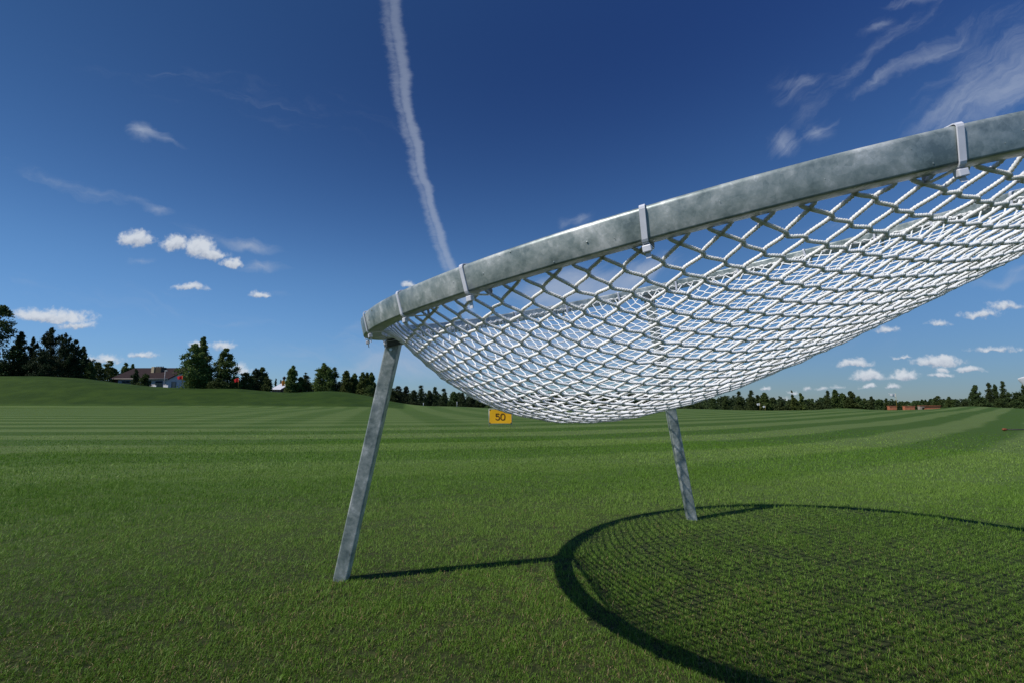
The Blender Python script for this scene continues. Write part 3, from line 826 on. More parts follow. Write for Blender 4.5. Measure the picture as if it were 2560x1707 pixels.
# ------------------------------------------------------------------ flags and rod
def flag(px_pole, py_top, py_bot, Y, fw, fh, mat, label, droop=0.2, polemat='pole_y', extra=None, fold=0.0):
    x, _, zt = at(px_pole, py_top, Y); zb = tz(x, Y)
    t = thing('golf_flag', label, 'flag', (x, Y, zb))
    p = MB(); p.tube([(0, 0, -0.05), (0, 0, (zt - zb) * .5), (0, 0, zt - zb)], [0.009, 0.009, 0.007], 8); p.build('pole', M[polemat], t, smooth=True)
    nx, nz = 12, 8; V = []; F = []; H = zt - zb - 0.01
    for side in (0, 1):
        for i in range(nx + 1):
            for k in range(nz + 1):
                a, b = i / nx, k / nz
                wv = 0.10 * fw * math.sin(a * 7.0 + b * 1.4) * a ** .5
                h = fh * (1 - 0.25 * a)
                V.append((-fw * a * (1 - .12 * math.cos(b * 3)), wv + side * 0.004, H - fh * .5 - droop * fw * a * a + (b - .5) * h + fold * a * math.sin(b * 5)))
    s1 = (nx + 1) * (nz + 1)
    for i in range(nx):
        for k in range(nz):
            a = i * (nz + 1) + k; b = a + nz + 1
            F.append((a, b, b + 1, a + 1)); F.append((s1 + a, s1 + a + 1, s1 + b + 1, s1 + b))
    for i in range(nx):
        for k in (0, nz):
            a = i * (nz + 1) + k; F.append((a, a + nz + 1, s1 + a + nz + 1, s1 + a))
    for k in range(nz):
        a = nx * (nz + 1) + k; F.append((a, a + 1, s1 + a + 1, s1 + a))
    m = MB(); m.add(V, F); m.build('cloth', M[mat], t, smooth=True)
    return t
flag(457, 938, 969, 58, .62, .42, 'flag_red', 'red golf flag on the mound, flying in front of the house gable', .15)
flag(597, 944, 971, 58, .50, .46, 'flag_red', 'red golf flag on the mound, against the dark shrubs right of the two birches', .25)
tf = flag(712, 947, 980, 59, .34, .75, 'flag_amber', 'amber drooping flag with a dark ball on top, beside the white-roofed barn', .5)
b = MB(); x_, _, zt_ = at(712, 947, 59); hh_ = zt_ - tf.location[2]
b.tube([(-.05, 0, hh_ - .05), (-.07, 0, hh_ + .02), (-.07, 0, hh_ + .2), (-.05, 0, hh_ + .32)], [.08, .17, .18, .06], 10); b.build('finial', M['black'], tf, smooth=True)
flag(1899.4, 1006.5, 1026, 37, .20, .17, 'flag_white', 'small white golf flag right of the net, taller of a close pair', .1)
flag(1913, 1013, 1026, 39, .17, .15, 'flag_white', 'tiny white golf flag low before the trees, the shorter of a close pair', .1)
flag(2239, 982.5, 1026, 35, .43, .24, 'flag_white', 'white golf flag on a yellow pole, above the small orange brick blocks', -.15, fold=.03)
flag(2620, 929, 1050, 17, .86, .42, 'flag_white', 'large near white flag entering at the right edge of the picture', .18)

def build_rod():
    x, y = 9.03, 9.46; z = tz(x, y)
    t = thing('marker_rod', 'thin black rod with a reddish brown knob, lying on the grass at the right edge', 'rod', (x, y, z))
    m = MB(); m.tube([(0.05, 0, .028), (1.2, .02, .026), (2.2, .03, .024)], .0105, 8); m.build('shaft', M['black'], t, smooth=True)
    k = MB(); k.tube([(-.035, 0, .028), (-.025, 0, .029), (0.0, 0, .03), (.03, 0, .03), (.055, 0, .028)], [.006, .019, .025, .022, .013], 10); k.build('knob', M['redbrown'], t, smooth=True)
build_rod()
for (px, yt, lab) in ((1058.5, 1006, 'thin white stake before the dark wood, the left one of two'), (1142.5, 1003, 'thin white stake before the dark wood, nearer the netting')):
    Y = 43; x, _, zt = at(px, yt, Y); zb = tz(x, Y)
    m = MB(); m.tube([(0, 0, -.05), (0, 0, (zt - zb) * .96), (0, 0, zt - zb)], [.022, .02, .008], 8)
    o = m.build('white_stake', M['flag_white'], None, smooth=True); o.location = (x, Y, zb); meta(o, lab, 'stake', 'white stakes at the wood edge')

# ------------------------------------------------------------------ trees
def core_env(kind, f):
    if kind == 'pine': return (0.7 + .3 * min(1, f / .25)) * (1 - f) ** .75
    if kind == 'spruce': return (1 - f) ** .9
    if kind == 'birch': return (math.sin(math.pi * min(1, f * .8 + .2)) ** .7) * .8
    return math.sqrt(max(0, 1 - f * f)) * .9

def crown_mesh(kind, H, Wd, seed, dens=1.0, lean=0.0):
    r = np.random.default_rng(seed)
    cl = []                                                    # clusters: centre, spread, leaf size
    if kind == 'pine':
        nb = int(34 * dens) + 10
        for k in range(nb):
            f = r.uniform(.0, 1.0) ** .9
            env = (0.7 + .3 * min(1, f / .28)) * (1 - f) ** .62 * 1.12 + .05
            a = r.uniform(0, 2 * math.pi); rr = Wd / 2 * env * r.uniform(.35, 1.08)
            c = np.array([math.cos(a) * rr, math.sin(a) * rr, H * f])
            for q in range(3):                                  # upswept shoots towards the tip
                tt = .5 + .25 * q
                cl.append((np.array([c[0] * tt, c[1] * tt, c[2] - (1 - tt) * H * .05]), (Wd * .050 + .05, Wd * .050 + .05, H * .022 + .05), .8))
            cl.append((c + np.array([0, 0, H * .03]), (Wd * .018 + .03, Wd * .018 + .03, H * .030 + .05), .75))
        cl.append((np.array([0, 0, H * .97]), (.05, .05, H * .02 + .05), .7))
    elif kind == 'spruce':
        nb = int(46 * dens) + 12
        for k in range(nb):
            f = r.uniform(.0, 1.0)
            env = (1 - f) ** .85 * (1 + .22 * math.sin(f * 21 + seed)) + .04
            a = r.uniform(0, 2 * math.pi); rr = Wd / 2 * env * r.uniform(.3, 1.05)
            cl.append((np.array([math.cos(a) * rr, math.sin(a) * rr, H * (f * .97 + .02)]), (Wd * .07 + .05, Wd * .07 + .05, H * .024 + .05), .85))
        cl.append((np.array([0, 0, H * .975]), (.05, .05, H * .02 + .05), .7))
    elif kind == 'birch':
        nb = int(60 * dens) + 14
        ox, oy = r.uniform(-.06, .06, 2) * Wd
        for k in range(nb):
            f = r.uniform(.02, 1.0)
            env = (math.sin(math.pi * min(1, (f * .80 + .20))) ** .85) * (1.06 - .22 * f) + .03
            env *= 1 + .25 * math.sin(f * 15 + seed * 1.7)
            a = r.uniform(0, 2 * math.pi); rr = Wd / 2 * env * r.uniform(.15, 1.0) ** .6
            cl.append((np.array([math.cos(a) * rr + ox * f, math.sin(a) * rr + oy * f, H * f]), (Wd * .075 + .06, Wd * .075 + .06, H * .028 + .07), 1.0))
        cl.append((np.array([ox, oy, H * .98]), (.10, .10, H * .02 + .06), .8))
    else:
        nb = int(42 * dens) + 8
        for k in range(nb):
            f = r.uniform(0, 1.0)
            env = math.sqrt(max(0, 1 - (f * 1.02) ** 2)) * .95 + .08
            a = r.uniform(0, 2 * math.pi); rr = Wd / 2 * env * r.uniform(.1, 1.0) ** .6
            cl.append((np.array([math.cos(a) * rr, math.sin(a) * rr, H * f * .96]), (Wd * .09 + .05, Wd * .09 + .05, H * .05 + .05), 1.0))
    ctr = np.array([c for c, _, _ in cl]); sp = np.array([s for _, s, _ in cl]) * (1.06 - .66 * np.clip(np.array([c[2] for c, _, _ in cl]) / H, 0, 1))[:, None]; ls = np.array([q for _, _, q in cl])
    per = 104
    core = []
    for f in np.linspace(.03, .72, 12):                           # inner foliage
        core.append((np.array([0, 0, H * f]), Wd * .5 * core_env(kind, f)))
    ctr = np.concatenate([ctr, np.array([c for c, _ in core])]); sp = np.concatenate([sp, np.array([(w * .38, w * .38, H * .035) for _, w in core])]); ls = np.concatenate([ls, np.full(len(core), 1.1)])
    N = len(ctr) * per
    idx = np.repeat(np.arange(len(ctr)), per)
    P = ctr[idx] + r.normal(0, 1, (N, 3)) * sp[idx]
    P[:, 2] = np.clip(P[:, 2], 0.03, H * 1.03)
    P[:, 0] += lean * P[:, 2]
    base = 0.044 + 0.0088 * min(H, 8)
    sz = base * ls[idx] * r.uniform(.6, 1.35, N)
    d1 = r.normal(0, 1, (N, 3)); d1 /= np.linalg.norm(d1, axis=1)[:, None]
    if kind in ('pine', 'spruce'): d1[:, 2] = np.abs(d1[:, 2]) * .8 + .25; d1 /= np.linalg.norm(d1, axis=1)[:, None]
    d2 = np.cross(d1, r.normal(0, 1, (N, 3))); d2 /= np.linalg.norm(d2, axis=1)[:, None] + 1e-9
    asp = 0.42 if kind in ('pine', 'spruce') else 0.72
    A = d1 * sz[:, None]; B = d2 * (sz * asp)[:, None]
    V = np.stack([P - A, P + B, P + A * 1.1, P - B], 1).reshape(-1, 3)
    rnd = np.repeat(np.repeat(r.random(len(ctr)), per) * .7 + r.random(N) * .3, 4)
    return np_mesh('crown', V, np.arange(N * 4), np.full(N, 4), False, {'rnd': rnd})

def trunk_mesh(kind, H, Wd, seed, mat, parent, lean=0.0):
    r = np.random.default_rng(seed + 999)
    m = MB(); tr = max(.05, H * .018)
    pts = [(lean * H * f + r.uniform(-.02, .02) * H * .3 * f, r.uniform(-.02, .02) * H * .3 * f, -0.15 + (H * .93 + .15) * f) for f in (0, .2, .45, .7, 1)]
    m.tube(pts, [tr * 1.25, tr, tr * .75, tr * .45, tr * .12], 7)
    for k in range(9):
        f = r.uniform(.2, .88); a = r.uniform(0, 2 * math.pi); ll = Wd * .42 * (1 - f * .7)
        p0 = np.array([lean * H * f, 0, H * f * .93]); p1 = p0 + np.array([math.cos(a) * ll, math.sin(a) * ll, ll * .35])
        m.tube([p0, (p0 + p1) / 2 + np.array([0, 0, -.03 * ll]), p1], [tr * .35 * (1.2 - f), tr * .25 * (1.2 - f), .008], 5)
    return m.build('trunk', M[mat], parent, smooth=True)

SEED = [100]
def tree(kind, px, py_top, wpx, Y, label, group=None, name=None, cat='tree', dens=1.0, lean=0.0, mat=None):
    SEED[0] += 1
    x, _, zt = at(px, py_top, Y); zb = tz(x, Y) - 0.05
    H = max(0.6, zt - zb); Wd = max(.5, wpx / FPX * Y)
    nm = name or {'pine': 'pine_tree', 'spruce': 'conifer_tree', 'birch': 'birch_tree', 'bush': 'shrub'}[kind]
    t = thing(nm, label, cat, (x, Y, zb), random.uniform(0, 6.28) if lean == 0 else 0, group)
    link('crown', crown_mesh(kind, H, Wd, SEED[0], dens, lean), M[mat or kind], t)
    trunk_mesh(kind, H, Wd, SEED[0], 'whitebark' if kind == 'birch' else 'bark', t, lean)
    return t

G1 = 'tall trees at the left edge'; G2 = 'pines on the left mound'; G3 = 'young trees behind the mounds'; G4 = 'dark wood behind the net'; G5 = 'trees right of the net'; G6 = 'trees at the right edge'
tree('birch', 4, 768, 105, 70, 'tall dark broad-leaved tree cut by the left edge of the picture', None, 'broadleaf_tree', dens=1.5, mat='spruce')
tree('birch', 56, 832, 46, 71, 'dark tree between the tall edge tree and the pines, leaning out to the right', None, 'broadleaf_tree', mat='spruce')
tree('pine', 84, 846, 40, 73, 'slender see-through pine just left of the broad pine clump', G2, dens=.6)
tree('pine', 132, 824, 88, 72, 'highest and broadest pine of the dark clump on the left mound', G2, dens=1.3)
tree('pine', 167, 836, 62, 70, 'dark pine with a forked top, just right of the highest pine', G2)
tree('pine', 191, 853, 54, 72, 'dark pine sloping down on the right side of the pine clump', G2)
tree('pine', 210, 868, 46, 71, 'lowest dark pine, at the right end of the pine clump', G2)
tree('pine', 110, 880, 70, 68, 'low dense pine filling the foot of the pine clump', G2)
tree('bush', 226, 905, 26, 71, 'small green shrub under the right end of the pines', None)
tree('birch', 248, 906, 42, 82, 'light green young tree between the pines and the house', G3)
tree('birch', 279, 902, 46, 97, 'rounded green tree rising just left of the brown house roof', G3)
tree('birch', 316, 908, 28, 104, 'tree top showing over the left end of the house ridge', G3)
tree('birch', 331, 911, 18, 105, 'narrow tree top over the house ridge, right beside the rounded one', G3)
tree('pine', 340, 924, 28, 74, 'young pine standing in front of the house wall', G3, dens=.8)
tree('bush', 363, 934, 28, 73, 'dark rounded shrub before the house wall, right of the young pine', None)
tree('birch', 492, 862, 66, 64, 'broad light green birch half of the tall pair, left stem beside the house', None, dens=1.6)
tree('birch', 512, 846, 42, 66, 'tallest birch with a pointed crown, right of the house', None, dens=1.2)
tree('birch', 562, 873, 60, 66, 'open birch with sky showing through, second tallest on the mound', None, dens=1.0)
tree('bush', 545, 945, 40, 63, 'dark shrub at the foot between the two birches', None)
tree('bush', 588, 938, 26, 66, 'small dark shrub just behind the second red flag', None)
tree('bush', 616, 931, 44, 68, 'dark rounded shrub right of the second red flag', None)
tree('pine', 640, 922, 46, 70, 'young dark pine with a spiky top, left of the barn', G3)
tree('birch', 658, 919, 36, 71, 'green tree with a rounded top, left of the barn', G3)
tree('bush', 669, 940, 22, 68, 'shrub touching the left end of the white barn roof', None)
tree('spruce', 690, 945, 12, 110, 'tiny far conifer tip above the left half of the white barn roof', G3, dens=.4)
tree('spruce', 702, 949, 12, 110, 'tiny far conifer tip above the right half of the white barn roof', G3, dens=.4)
tree('birch', 732, 915, 30, 68, 'narrow upright tree just right of the barn', G3)
tree('birch', 724, 950, 16, 66, 'low tree close behind the amber flag', G3)
tree('birch', 752, 943, 24, 69, 'short tree between the narrow tree by the barn and the next conifer', G3)
tree('spruce', 765, 932, 42, 70, 'conifer with a sharp tip midway between the barn and the left net leg', G3)
tree('birch', 812, 908, 52, 70, 'broadest tree between the barn and the left net leg', G3, dens=1.2)
tree('spruce', 836, 917, 42, 71, 'pointed dark tree just right of the broadest one, left of the net leg', G3)
tree('birch', 868, 927, 32, 70, 'tree with a pointed top above the second mound crest, left of the net leg', G3)
tree('birch', 885, 933, 24, 71, 'slim tree above the right slope of the second mound', G3)
tree('birch', 907, 932, 28, 70, 'twin-topped tree left of the net leg, over the falling slope', G3)
tree('birch', 917, 931, 22, 71, 'slim tree crowding the twin-topped one, left of the net leg', G3)
tree('birch', 930, 932, 24, 71, 'last tree before the net leg covers the view', G3)
tree('bush', 925, 962, 30, 69, 'low bush at the foot of the last trees left of the net leg', None)
wood = [(972, 968, 42, 'bush', 'first dark tree showing right of the left net leg'), (996, 965, 42, 'spruce', 'dark conifer just right of the left net leg'), (1015, 967, 30, 'pine', 'small pine crowding the conifer beside the left net leg'),
        (1035, 975, 34, 'spruce', 'lower dark conifer in the dip between two taller ones, left of the netting'), (1053, 963, 38, 'spruce', 'tallest conifer of the dark wood between the left net leg and the netting'),
        (1073, 977, 30, 'pine', 'short pine right beside the tallest conifer of the dark wood'), (1088, 968, 28, 'spruce', 'narrow conifer of the dark wood with a sharp single tip'), (1109, 971, 38, 'spruce', 'broad conifer of the dark wood with a blunt tip'),
        (1137, 980, 32, 'birch', 'rounded tree of the dark wood touching the net outline'), (1156, 982, 30, 'spruce', 'conifer partly covered by the net near its lower left curve'), (1180, 990, 34, 'pine', 'pine peeping out under the lower left curve of the net'),
        (1204, 997, 34, 'bush', 'low dark tree under the net curve, left of the yellow sign'), (1230, 1002, 34, 'bush', 'dark bush just above the left corner of the yellow sign')]
for (px, pt, wp, kd, lab) in wood: tree(kd, px, pt, wp * 1.25, 66 + random.uniform(-3, 5), lab, G4, name='wood_tree', mat='pine' if kd in ('spruce', 'pine') else 'spruce')
for k, px in enumerate(range(1262, 1700, 32)):
    tree(('spruce', 'bush', 'pine')[k % 3], px + random.uniform(-6, 6), 984 + random.uniform(-8, 8), 46, 70 + random.uniform(-4, 6), 'dark tree of the wood glimpsed only through the white netting', G4, name='wood_tree', mat='pine')
# undergrowth closing the wood edge
right = [(1725, 1004, 36, 'bush', 'low dark tree coming out from under the net, right of the far leg'), (1752, 1003, 34, 'bush', 'bushy tree just below the rising net edge'), (1782, 996, 36, 'spruce', 'dark tree whose top touches the net edge'), (1812, 990, 34, 'pine', 'pine whose top brushes the net edge'), (1847, 977, 36, 'spruce', 'tree half covered by the net edge, left of the pointed tree'),
         (1877, 975, 30, 'spruce', 'tall pointed tree standing clear just right of the net edge'), (1894, 988, 26, 'bush', 'lower dark tree behind the taller white flag of the pair'), (1912, 983, 34, 'birch', 'green tree with a rounded double top behind the pair of white flags'), (1930, 994, 26, 'bush', 'tree sloping down right of the pair of white flags'),
         (1952, 1002, 30, 'bush', 'low bush in the gap, first right of the double-topped tree'), (1974, 1003, 28, 'bush', 'low bush in the middle of the gap, before the far forest'), (2026, 1002, 26, 'bush', 'low bush right of the two wind-bent trees'), (2046, 1003, 28, 'bush', 'low bush at the right end of the gap'),
         (2068, 976, 26, 'spruce', 'sharp-tipped tree, leftmost of the clump behind the rough hump'), (2088, 975, 28, 'birch', 'tallest rounded tree of the clump behind the rough hump'), (2106, 982, 28, 'birch', 'tree just right of the tallest in the hump clump'), (2127, 979, 32, 'birch', 'broad tree on the right side of the hump clump'), (2144, 990, 26, 'bush', 'lower tree ending the hump clump on the right'),
         (2161, 996, 26, 'bush', 'low tree between the hump clump and the white flag'), (2178, 990, 26, 'spruce', 'small conifer left of the white flag on the yellow pole'), (2197, 997, 24, 'bush', 'low dark tree beside the left brick block'), (2215, 995, 20, 'spruce', 'small pointed tree standing just left of the left brick block')]
for (px, pt, wp, kd, lab) in right: tree(kd, px, pt, wp, 64 + random.uniform(-4, 8), lab, G5, name='edge_tree', mat='spruce' if kd != 'birch' else 'bush')
tree('birch', 1992, 977, 16, 60, 'thin wind-bent tree, taller of the leaning pair', None, lean=-.16, dens=.35)
tree('birch', 2011, 983, 16, 60, 'thin wind-bent tree, shorter of the leaning pair', None, lean=-.16, dens=.35)
edge = [(2252, 1003, 22, 'bush', 120, 'low bush between the left and middle brick blocks'), (2292, 1002, 24, 'bush', 120, 'low bush between the middle brick block and the long brick wall'), (2321, 1001, 22, 'bush', 120, 'low bush just behind the left end of the long brick wall'), (2344, 990, 28, 'birch', 115, 'round tree rising behind the right end of the long brick wall'), (2374, 992, 24, 'birch', 110, 'round tree right of the long brick wall'), (2391, 998, 22, 'bush', 100, 'low tree right of the two round trees behind the wall'), (2412, 1003, 26, 'bush', 90, 'low bush left of the open tree at the right'),
        (2436, 964, 38, 'pine', 78, 'open young pine standing apart left of the dense right-hand group'), (2470, 956, 38, 'spruce', 80, 'dense dark tree with a ragged top, first of the right-hand group'), (2488, 962, 26, 'pine', 82, 'dark tree with a crooked tip inside the right-hand group'), (2505, 953, 34, 'spruce', 80, 'tallest pointed tree of the right-hand group'), (2522, 982, 26, 'bush', 78, 'low tree right of the tallest pointed one'), (2543, 977, 34, 'bush', 78, 'bushy tree under the large white flag'), (2558, 960, 28, 'spruce', 82, 'dark tree cut by the right edge of the picture'), (2455, 993, 40, 'bush', 76, 'undergrowth bush at the foot of the right-hand group'), (2500, 995, 40, 'bush', 76, 'dark bush low under the tallest right-hand tree'), (2540, 1000, 36, 'bush', 75, 'lowest bush at the right edge, above the grass crest')]
for (px, pt, wp, kd, Y, lab) in edge: tree(kd, px, pt, wp, Y, lab, G6, name='edge_tree', mat='spruce' if kd != 'birch' else 'bush')

def undergrowth():
    r = np.random.default_rng(11); VV = []; RN = []
    for (p0, p1, top, Y, num) in ((958, 1250, 984, 77, 80), (1250, 1740, 986, 80, 110), (1700, 1960, 996, 80, 60), (1950, 2240, 1002, 84, 60), (2390, 2640, 998, 92, 50), (535, 662, 957, 74, 36), (722, 935, 957, 74, 50), (-60, 236, 905, 76, 60), (225, 345, 930, 100, 20)):
        for k in range(num):
            px = r.uniform(p0, p1); yy = Y + r.uniform(-2, 4); x, _, zt = at(px, top + r.normal(0, 3.0), yy); zb = tz(x, yy) - .2; H = max(.5, zt - zb); Wd = r.uniform(1.4, 2.6)
            m = 210; f = r.uniform(0, 1, m) ** .8; a = r.uniform(0, 2 * math.pi, m); rr = Wd / 2 * np.sqrt(np.maximum(0, 1.05 - f)) * np.sqrt(r.uniform(0, 1, m))
            P = np.stack([x + np.cos(a) * rr, yy + np.sin(a) * rr, zb + H * f], 1); sz = r.uniform(.07, .17, m)
            d1 = r.normal(0, 1, (m, 3)); d1 /= np.linalg.norm(d1, axis=1)[:, None]; d2 = np.cross(d1, r.normal(0, 1, (m, 3))); d2 /= np.linalg.norm(d2, axis=1)[:, None]
            A = d1 * sz[:, None]; B = d2 * sz[:, None] * .7
            VV.append(np.stack([P - A, P + B, P + A, P - B], 1).reshape(-1, 3)); RN.append(np.repeat(r.random(m) * .4 + r.random() * .5, 4))
    V = np.concatenate(VV); N = len(V) // 4
    o = link('undergrowth', np_mesh('undergrowth', V, np.arange(N * 4), np.full(N, 4), False, {'rnd': np.concatenate(RN)}), M['pine'])
    meta(o, 'dark undergrowth closing the gaps between the trees at the field edge', 'undergrowth', kind='stuff')
undergrowth()

def far_forest():
    r = np.random.default_rng(5); VV = []; RN = []
    for k in range(1500):
        u = r.uniform(-1.3, 1.3); Y = r.uniform(430, 640); x = u * Y
        zg = -9.0; top = S + uv(1280, 999.5 + r.normal(0, 1.0))[1] * Y + 1.2 * math.sin(u * 23) + .8 * math.sin(u * 61 + 2)
        if u < -0.55: top -= 6
        H = top - zg; Wd = r.uniform(5, 9)
        m = 60
        f = r.uniform(0.1, 1, m); a = r.uniform(0, 2 * math.pi, m); rr = Wd / 2 * (1 - f) ** .6 * r.uniform(.4, 1, m)
        P = np.stack([x + np.cos(a) * rr, Y + np.sin(a) * rr, zg + H * f], 1)
        sz = r.uniform(.6, 1.3, m)
        d1 = r.normal(0, 1, (m, 3)); d1 /= np.linalg.norm(d1, axis=1)[:, None]; d2 = np.cross(d1, r.normal(0, 1, (m, 3))); d2 /= np.linalg.norm(d2, axis=1)[:, None]
        A = d1 * sz[:, None]; B = d2 * sz[:, None] * .8
        VV.append(np.stack([P - A, P + B, P + A, P - B], 1).reshape(-1, 3)); RN.append(np.repeat(r.random(m) * .4 + r.random() * .6, 4))
    V = np.concatenate(VV); N = len(V) // 4
    o = link('far_forest', np_mesh('far_forest', V, np.arange(N * 4), np.full(N, 4), False, {'rnd': np.concatenate(RN)}), M['spruce'])
    meta(o, 'far dark green forest line along the horizon', 'forest', kind='stuff')
far_forest()

# ------------------------------------------------------------------ house
M['roof'] = plain('brown_roof', (0.036, 0.026, 0.027), 0.9, 0, 0.15, 3, 0.05)
M['wall_w'] = plain('pale_render', (0.52, 0.49, 0.50), 0.8, 0, 0.05, 2)
M['fascia'] = plain('fascia', (0.12, 0.035, 0.035), 0.6, 0, 0.1, 3)
M['gutter'] = plain('gutter', (0.34, 0.31, 0.28), 0.5, 0, 0.05, 3)
M['glass'] = plain('dark_glass', (0.03, 0.05, 0.06), 0.08, 0, 0.1, 2, 0.6)
M['frame_w'] = plain('window_frame', (0.10, 0.11, 0.13), 0.5, 0, 0.05, 4)
M['cream'] = plain('cream_brick', (0.50, 0.42, 0.27), 0.8, 0, 0.15, 6)
M['darkwood'] = plain('dark_brick', (0.07, 0.055, 0.035), 0.8, 0, 0.2, 6)
M['whitep'] = plain('white_plastic', (0.78, 0.78, 0.78), 0.4, 0, 0.04, 6)
M['lampgrey'] = plain('lamp_grey', (0.36, 0.36, 0.38), 0.5, 0.2, 0.05, 6)
def build_house():
    Y = 84.0; D = 10.0
    xl = at(296, 945, Y)[0]; xr = at(417, 945, Y)[0]; ze = at(400, 946, Y)[2]; zr = at(400, 921.4, Y + D / 2)[2]
    xc = (xl + xr) / 2; g = tz(xc, Y) - 0.8
    t = thing('house', 'low pale house with a brown pitched roof behind the left mound', 'house', (xc, Y, g))
    L, Rr, E_, Z = xl - xc, xr - xc, ze - g, zr - g
    m = MB(); V = [(L, 0, -1), (Rr, 0, -1), (Rr, D, -1), (L, D, -1), (L, 0, E_), (Rr, 0, E_), (Rr, D, E_), (L, D, E_), (L, D / 2, Z - .12), (Rr, D / 2, Z - .12)]
    m.add(V, [(0, 1, 5, 4), (2, 3, 7, 6), (1, 2, 6, 9, 5), (3, 0, 4, 8, 7), (0, 3, 2, 1)]); wall = m.build('wall', M['wall_w'], t)
    ov = 0.22; Lo = at(279, 945, Y)[0] - xc; Ro = Rr + .35
    sl = (Z - E_) / (D / 2)
    rf = MB()
    for s in (0, 1):
        y0, y1 = (-ov, D / 2) if s == 0 else (D / 2, D + ov)
        za, zb_ = (E_ - sl * ov, Z) if s == 0 else (Z, E_ - sl * ov)
        V = [(Lo, y0, za), (Ro, y0, za), (Ro, y1, zb_), (Lo, y1, zb_)]; V += [(a, b_, c_ + .16) for a, b_, c_ in V]
        rf.add(V, [(0, 3, 2, 1), (4, 5, 6, 7), (0, 1, 5, 4), (1, 2, 6, 5), (2, 3, 7, 6), (3, 0, 4, 7)])
    roof = rf.build('roof', M['roof'], t)
    gt = MB(); gt.tube([(Lo, -ov - .07, E_ - sl * ov + .05), (Ro, -ov - .07, E_ - sl * ov + .05)], .07, 8); gt.build('gutter', M['gutter'], roof, smooth=True)
    fb = MB()
    a = np.array([Ro + .03, -ov, E_ - sl * ov + .04]); b = np.array([Ro + .03, D / 2, Z + .04]); fb.beam(a, b, (1, 0, 0), (0, -sl / math.hypot(1, sl), 1 / math.hypot(1, sl)), .03, .14)
    fb.build('bargeboard', M['fascia'], roof)
    pr = MB(); pr.box(Lo + .5, Lo + .75, .05, .3, -1, E_ - sl * .1); pr.build('porch_post', M['fascia'], t)
    # chimney block with pots
    cx0 = at(386.5, 920, Y + 3.2)[0] - xc; cx1 = at(409, 920, Y + 3.2)[0] - xc; zc = at(390, 917.5, Y + 3.2)[2] - g
    ch = MB(); ch.box(cx0 + .1, cx1, 2.6, 4.0, E_ + .6, zc); chim = ch.build('chimney', M['darkwood'], roof, bevel=.03)
    cc = MB(); cc.box(cx0 - .06, cx0 + .42, 2.5, 4.1, E_ + .7, zc + .06); cc.build('chimney_flank', M['cream'], roof, bevel=.02)
    for k in range(5):
        p = MB(); xx = cx0 + .3 + k * (cx1 - cx0 - .45) / 4; p.tube([(xx, 3.3, zc), (xx, 3.3, zc + .16), (xx, 3.3, zc + .17)], [.09, .08, .11], 8); p.build('chimney_pot', M['darkwood'], roof)
    def win(px0, px1, py0, py1, gable=False, split=1):
        if not gable:
            x0, _, z1 = at(px0, py0, Y); x1, _, z0 = at(px1, py1, Y); x0 -= xc; x1 -= xc; z0 -= g; z1 -= g
            f = MB(); f.box(x0, x1, -.06, .05, z0, z1); fr = f.build('window', M['frame_w'], t)
            for k in range(split):
                a = x0 + .06 + (x1 - x0 - .06) * k / split; b_ = x0 + (x1 - x0 - .06) * (k + 1) / split
                p = MB(); p.box(a, b_, -.09, -.055, z0 + .06, z1 - .06); p.build('pane', M['glass'], fr)
        else:
            xw = xr
            def yy(px): return xw / uv(px, 960)[0]
            y0, y1 = yy(px0), yy(px1); ym = (y0 + y1) / 2; z1 = at(px0, py0, ym)[2] - g; z0 = at(px0, py1, ym)[2] - g; y0 -= Y; y1 -= Y
            f = MB(); f.box(Rr - .05, Rr + .06, y0, y1, z0, z1); fr = f.build('window', M['frame_w'], t)
            p = MB(); p.box(Rr + .055, Rr + .09, y0 + .08, y1 - .3, z0 + .06, z1 - .06); p.build('pane', M['glass'], fr)
    win(306, 325, 951, 962, split=2); win(366, 377, 951, 961); win(389, 406, 951.5, 967, split=2)
    win(428.5, 440, 953, 969, True); win(453, 458, 935.5, 941, True)
build_house()
def lamp():
    Y = 80; x, _, zt = at(413, 926.5, Y); zb = tz(x, Y)
    t = thing('street_lamp', 'thin grey lamp post standing in front of the house wall', 'lamp post', (x, Y, zb))
    p = MB(); H = zt - zb; p.tube([(0, 0, -.1), (0, 0, H * .6), (0, 0, H)], [.05, .045, .035], 8); p.build('post', M['lampgrey'], t, smooth=True)
    h = MB(); h.beam((-.06, 0, H), (.34, 0, H + .05), (0, 1, 0), (0, 0, 1), .07, .04); h.build('lamp_head', M['whitep'], t, bevel=.015)
lamp()
def seat(px0, px1, Y, lab):
    x0 = at(px0, 960, Y)[0]; x1 = at(px1, 960, Y)[0]; xc = (x0 + x1) / 2; g = tz(xc, Y); w = (x1 - x0) / 2
    zt = at(px0, 962, Y)[2] - g
    t = thing('garden_bench', lab, 'bench', (xc, Y, g))
    m = MB(); m.box(-w, w, -.25, .25, zt * .5, zt * .5 + .06); m.build('seat', M['whitep'], t, bevel=.01)
    m = MB(); m.box(-w, w, .22, .28, zt * .5 + .08, zt); m.build('backrest', M['whitep'], t, bevel=.01)
    for sx in (-1, 1):
        for sy in (-.2, .2):
            m = MB(); m.box(sx * (w - .08) - .04, sx * (w - .08) + .04, sy - .03, sy + .03, -.05, zt * .5); m.build('leg', M['whitep'], t)
seat(379.5, 388, 79, 'small white bench left of the house glass door'); seat(406, 418, 79, 'white bench right of the house glass door, under the lamp post')

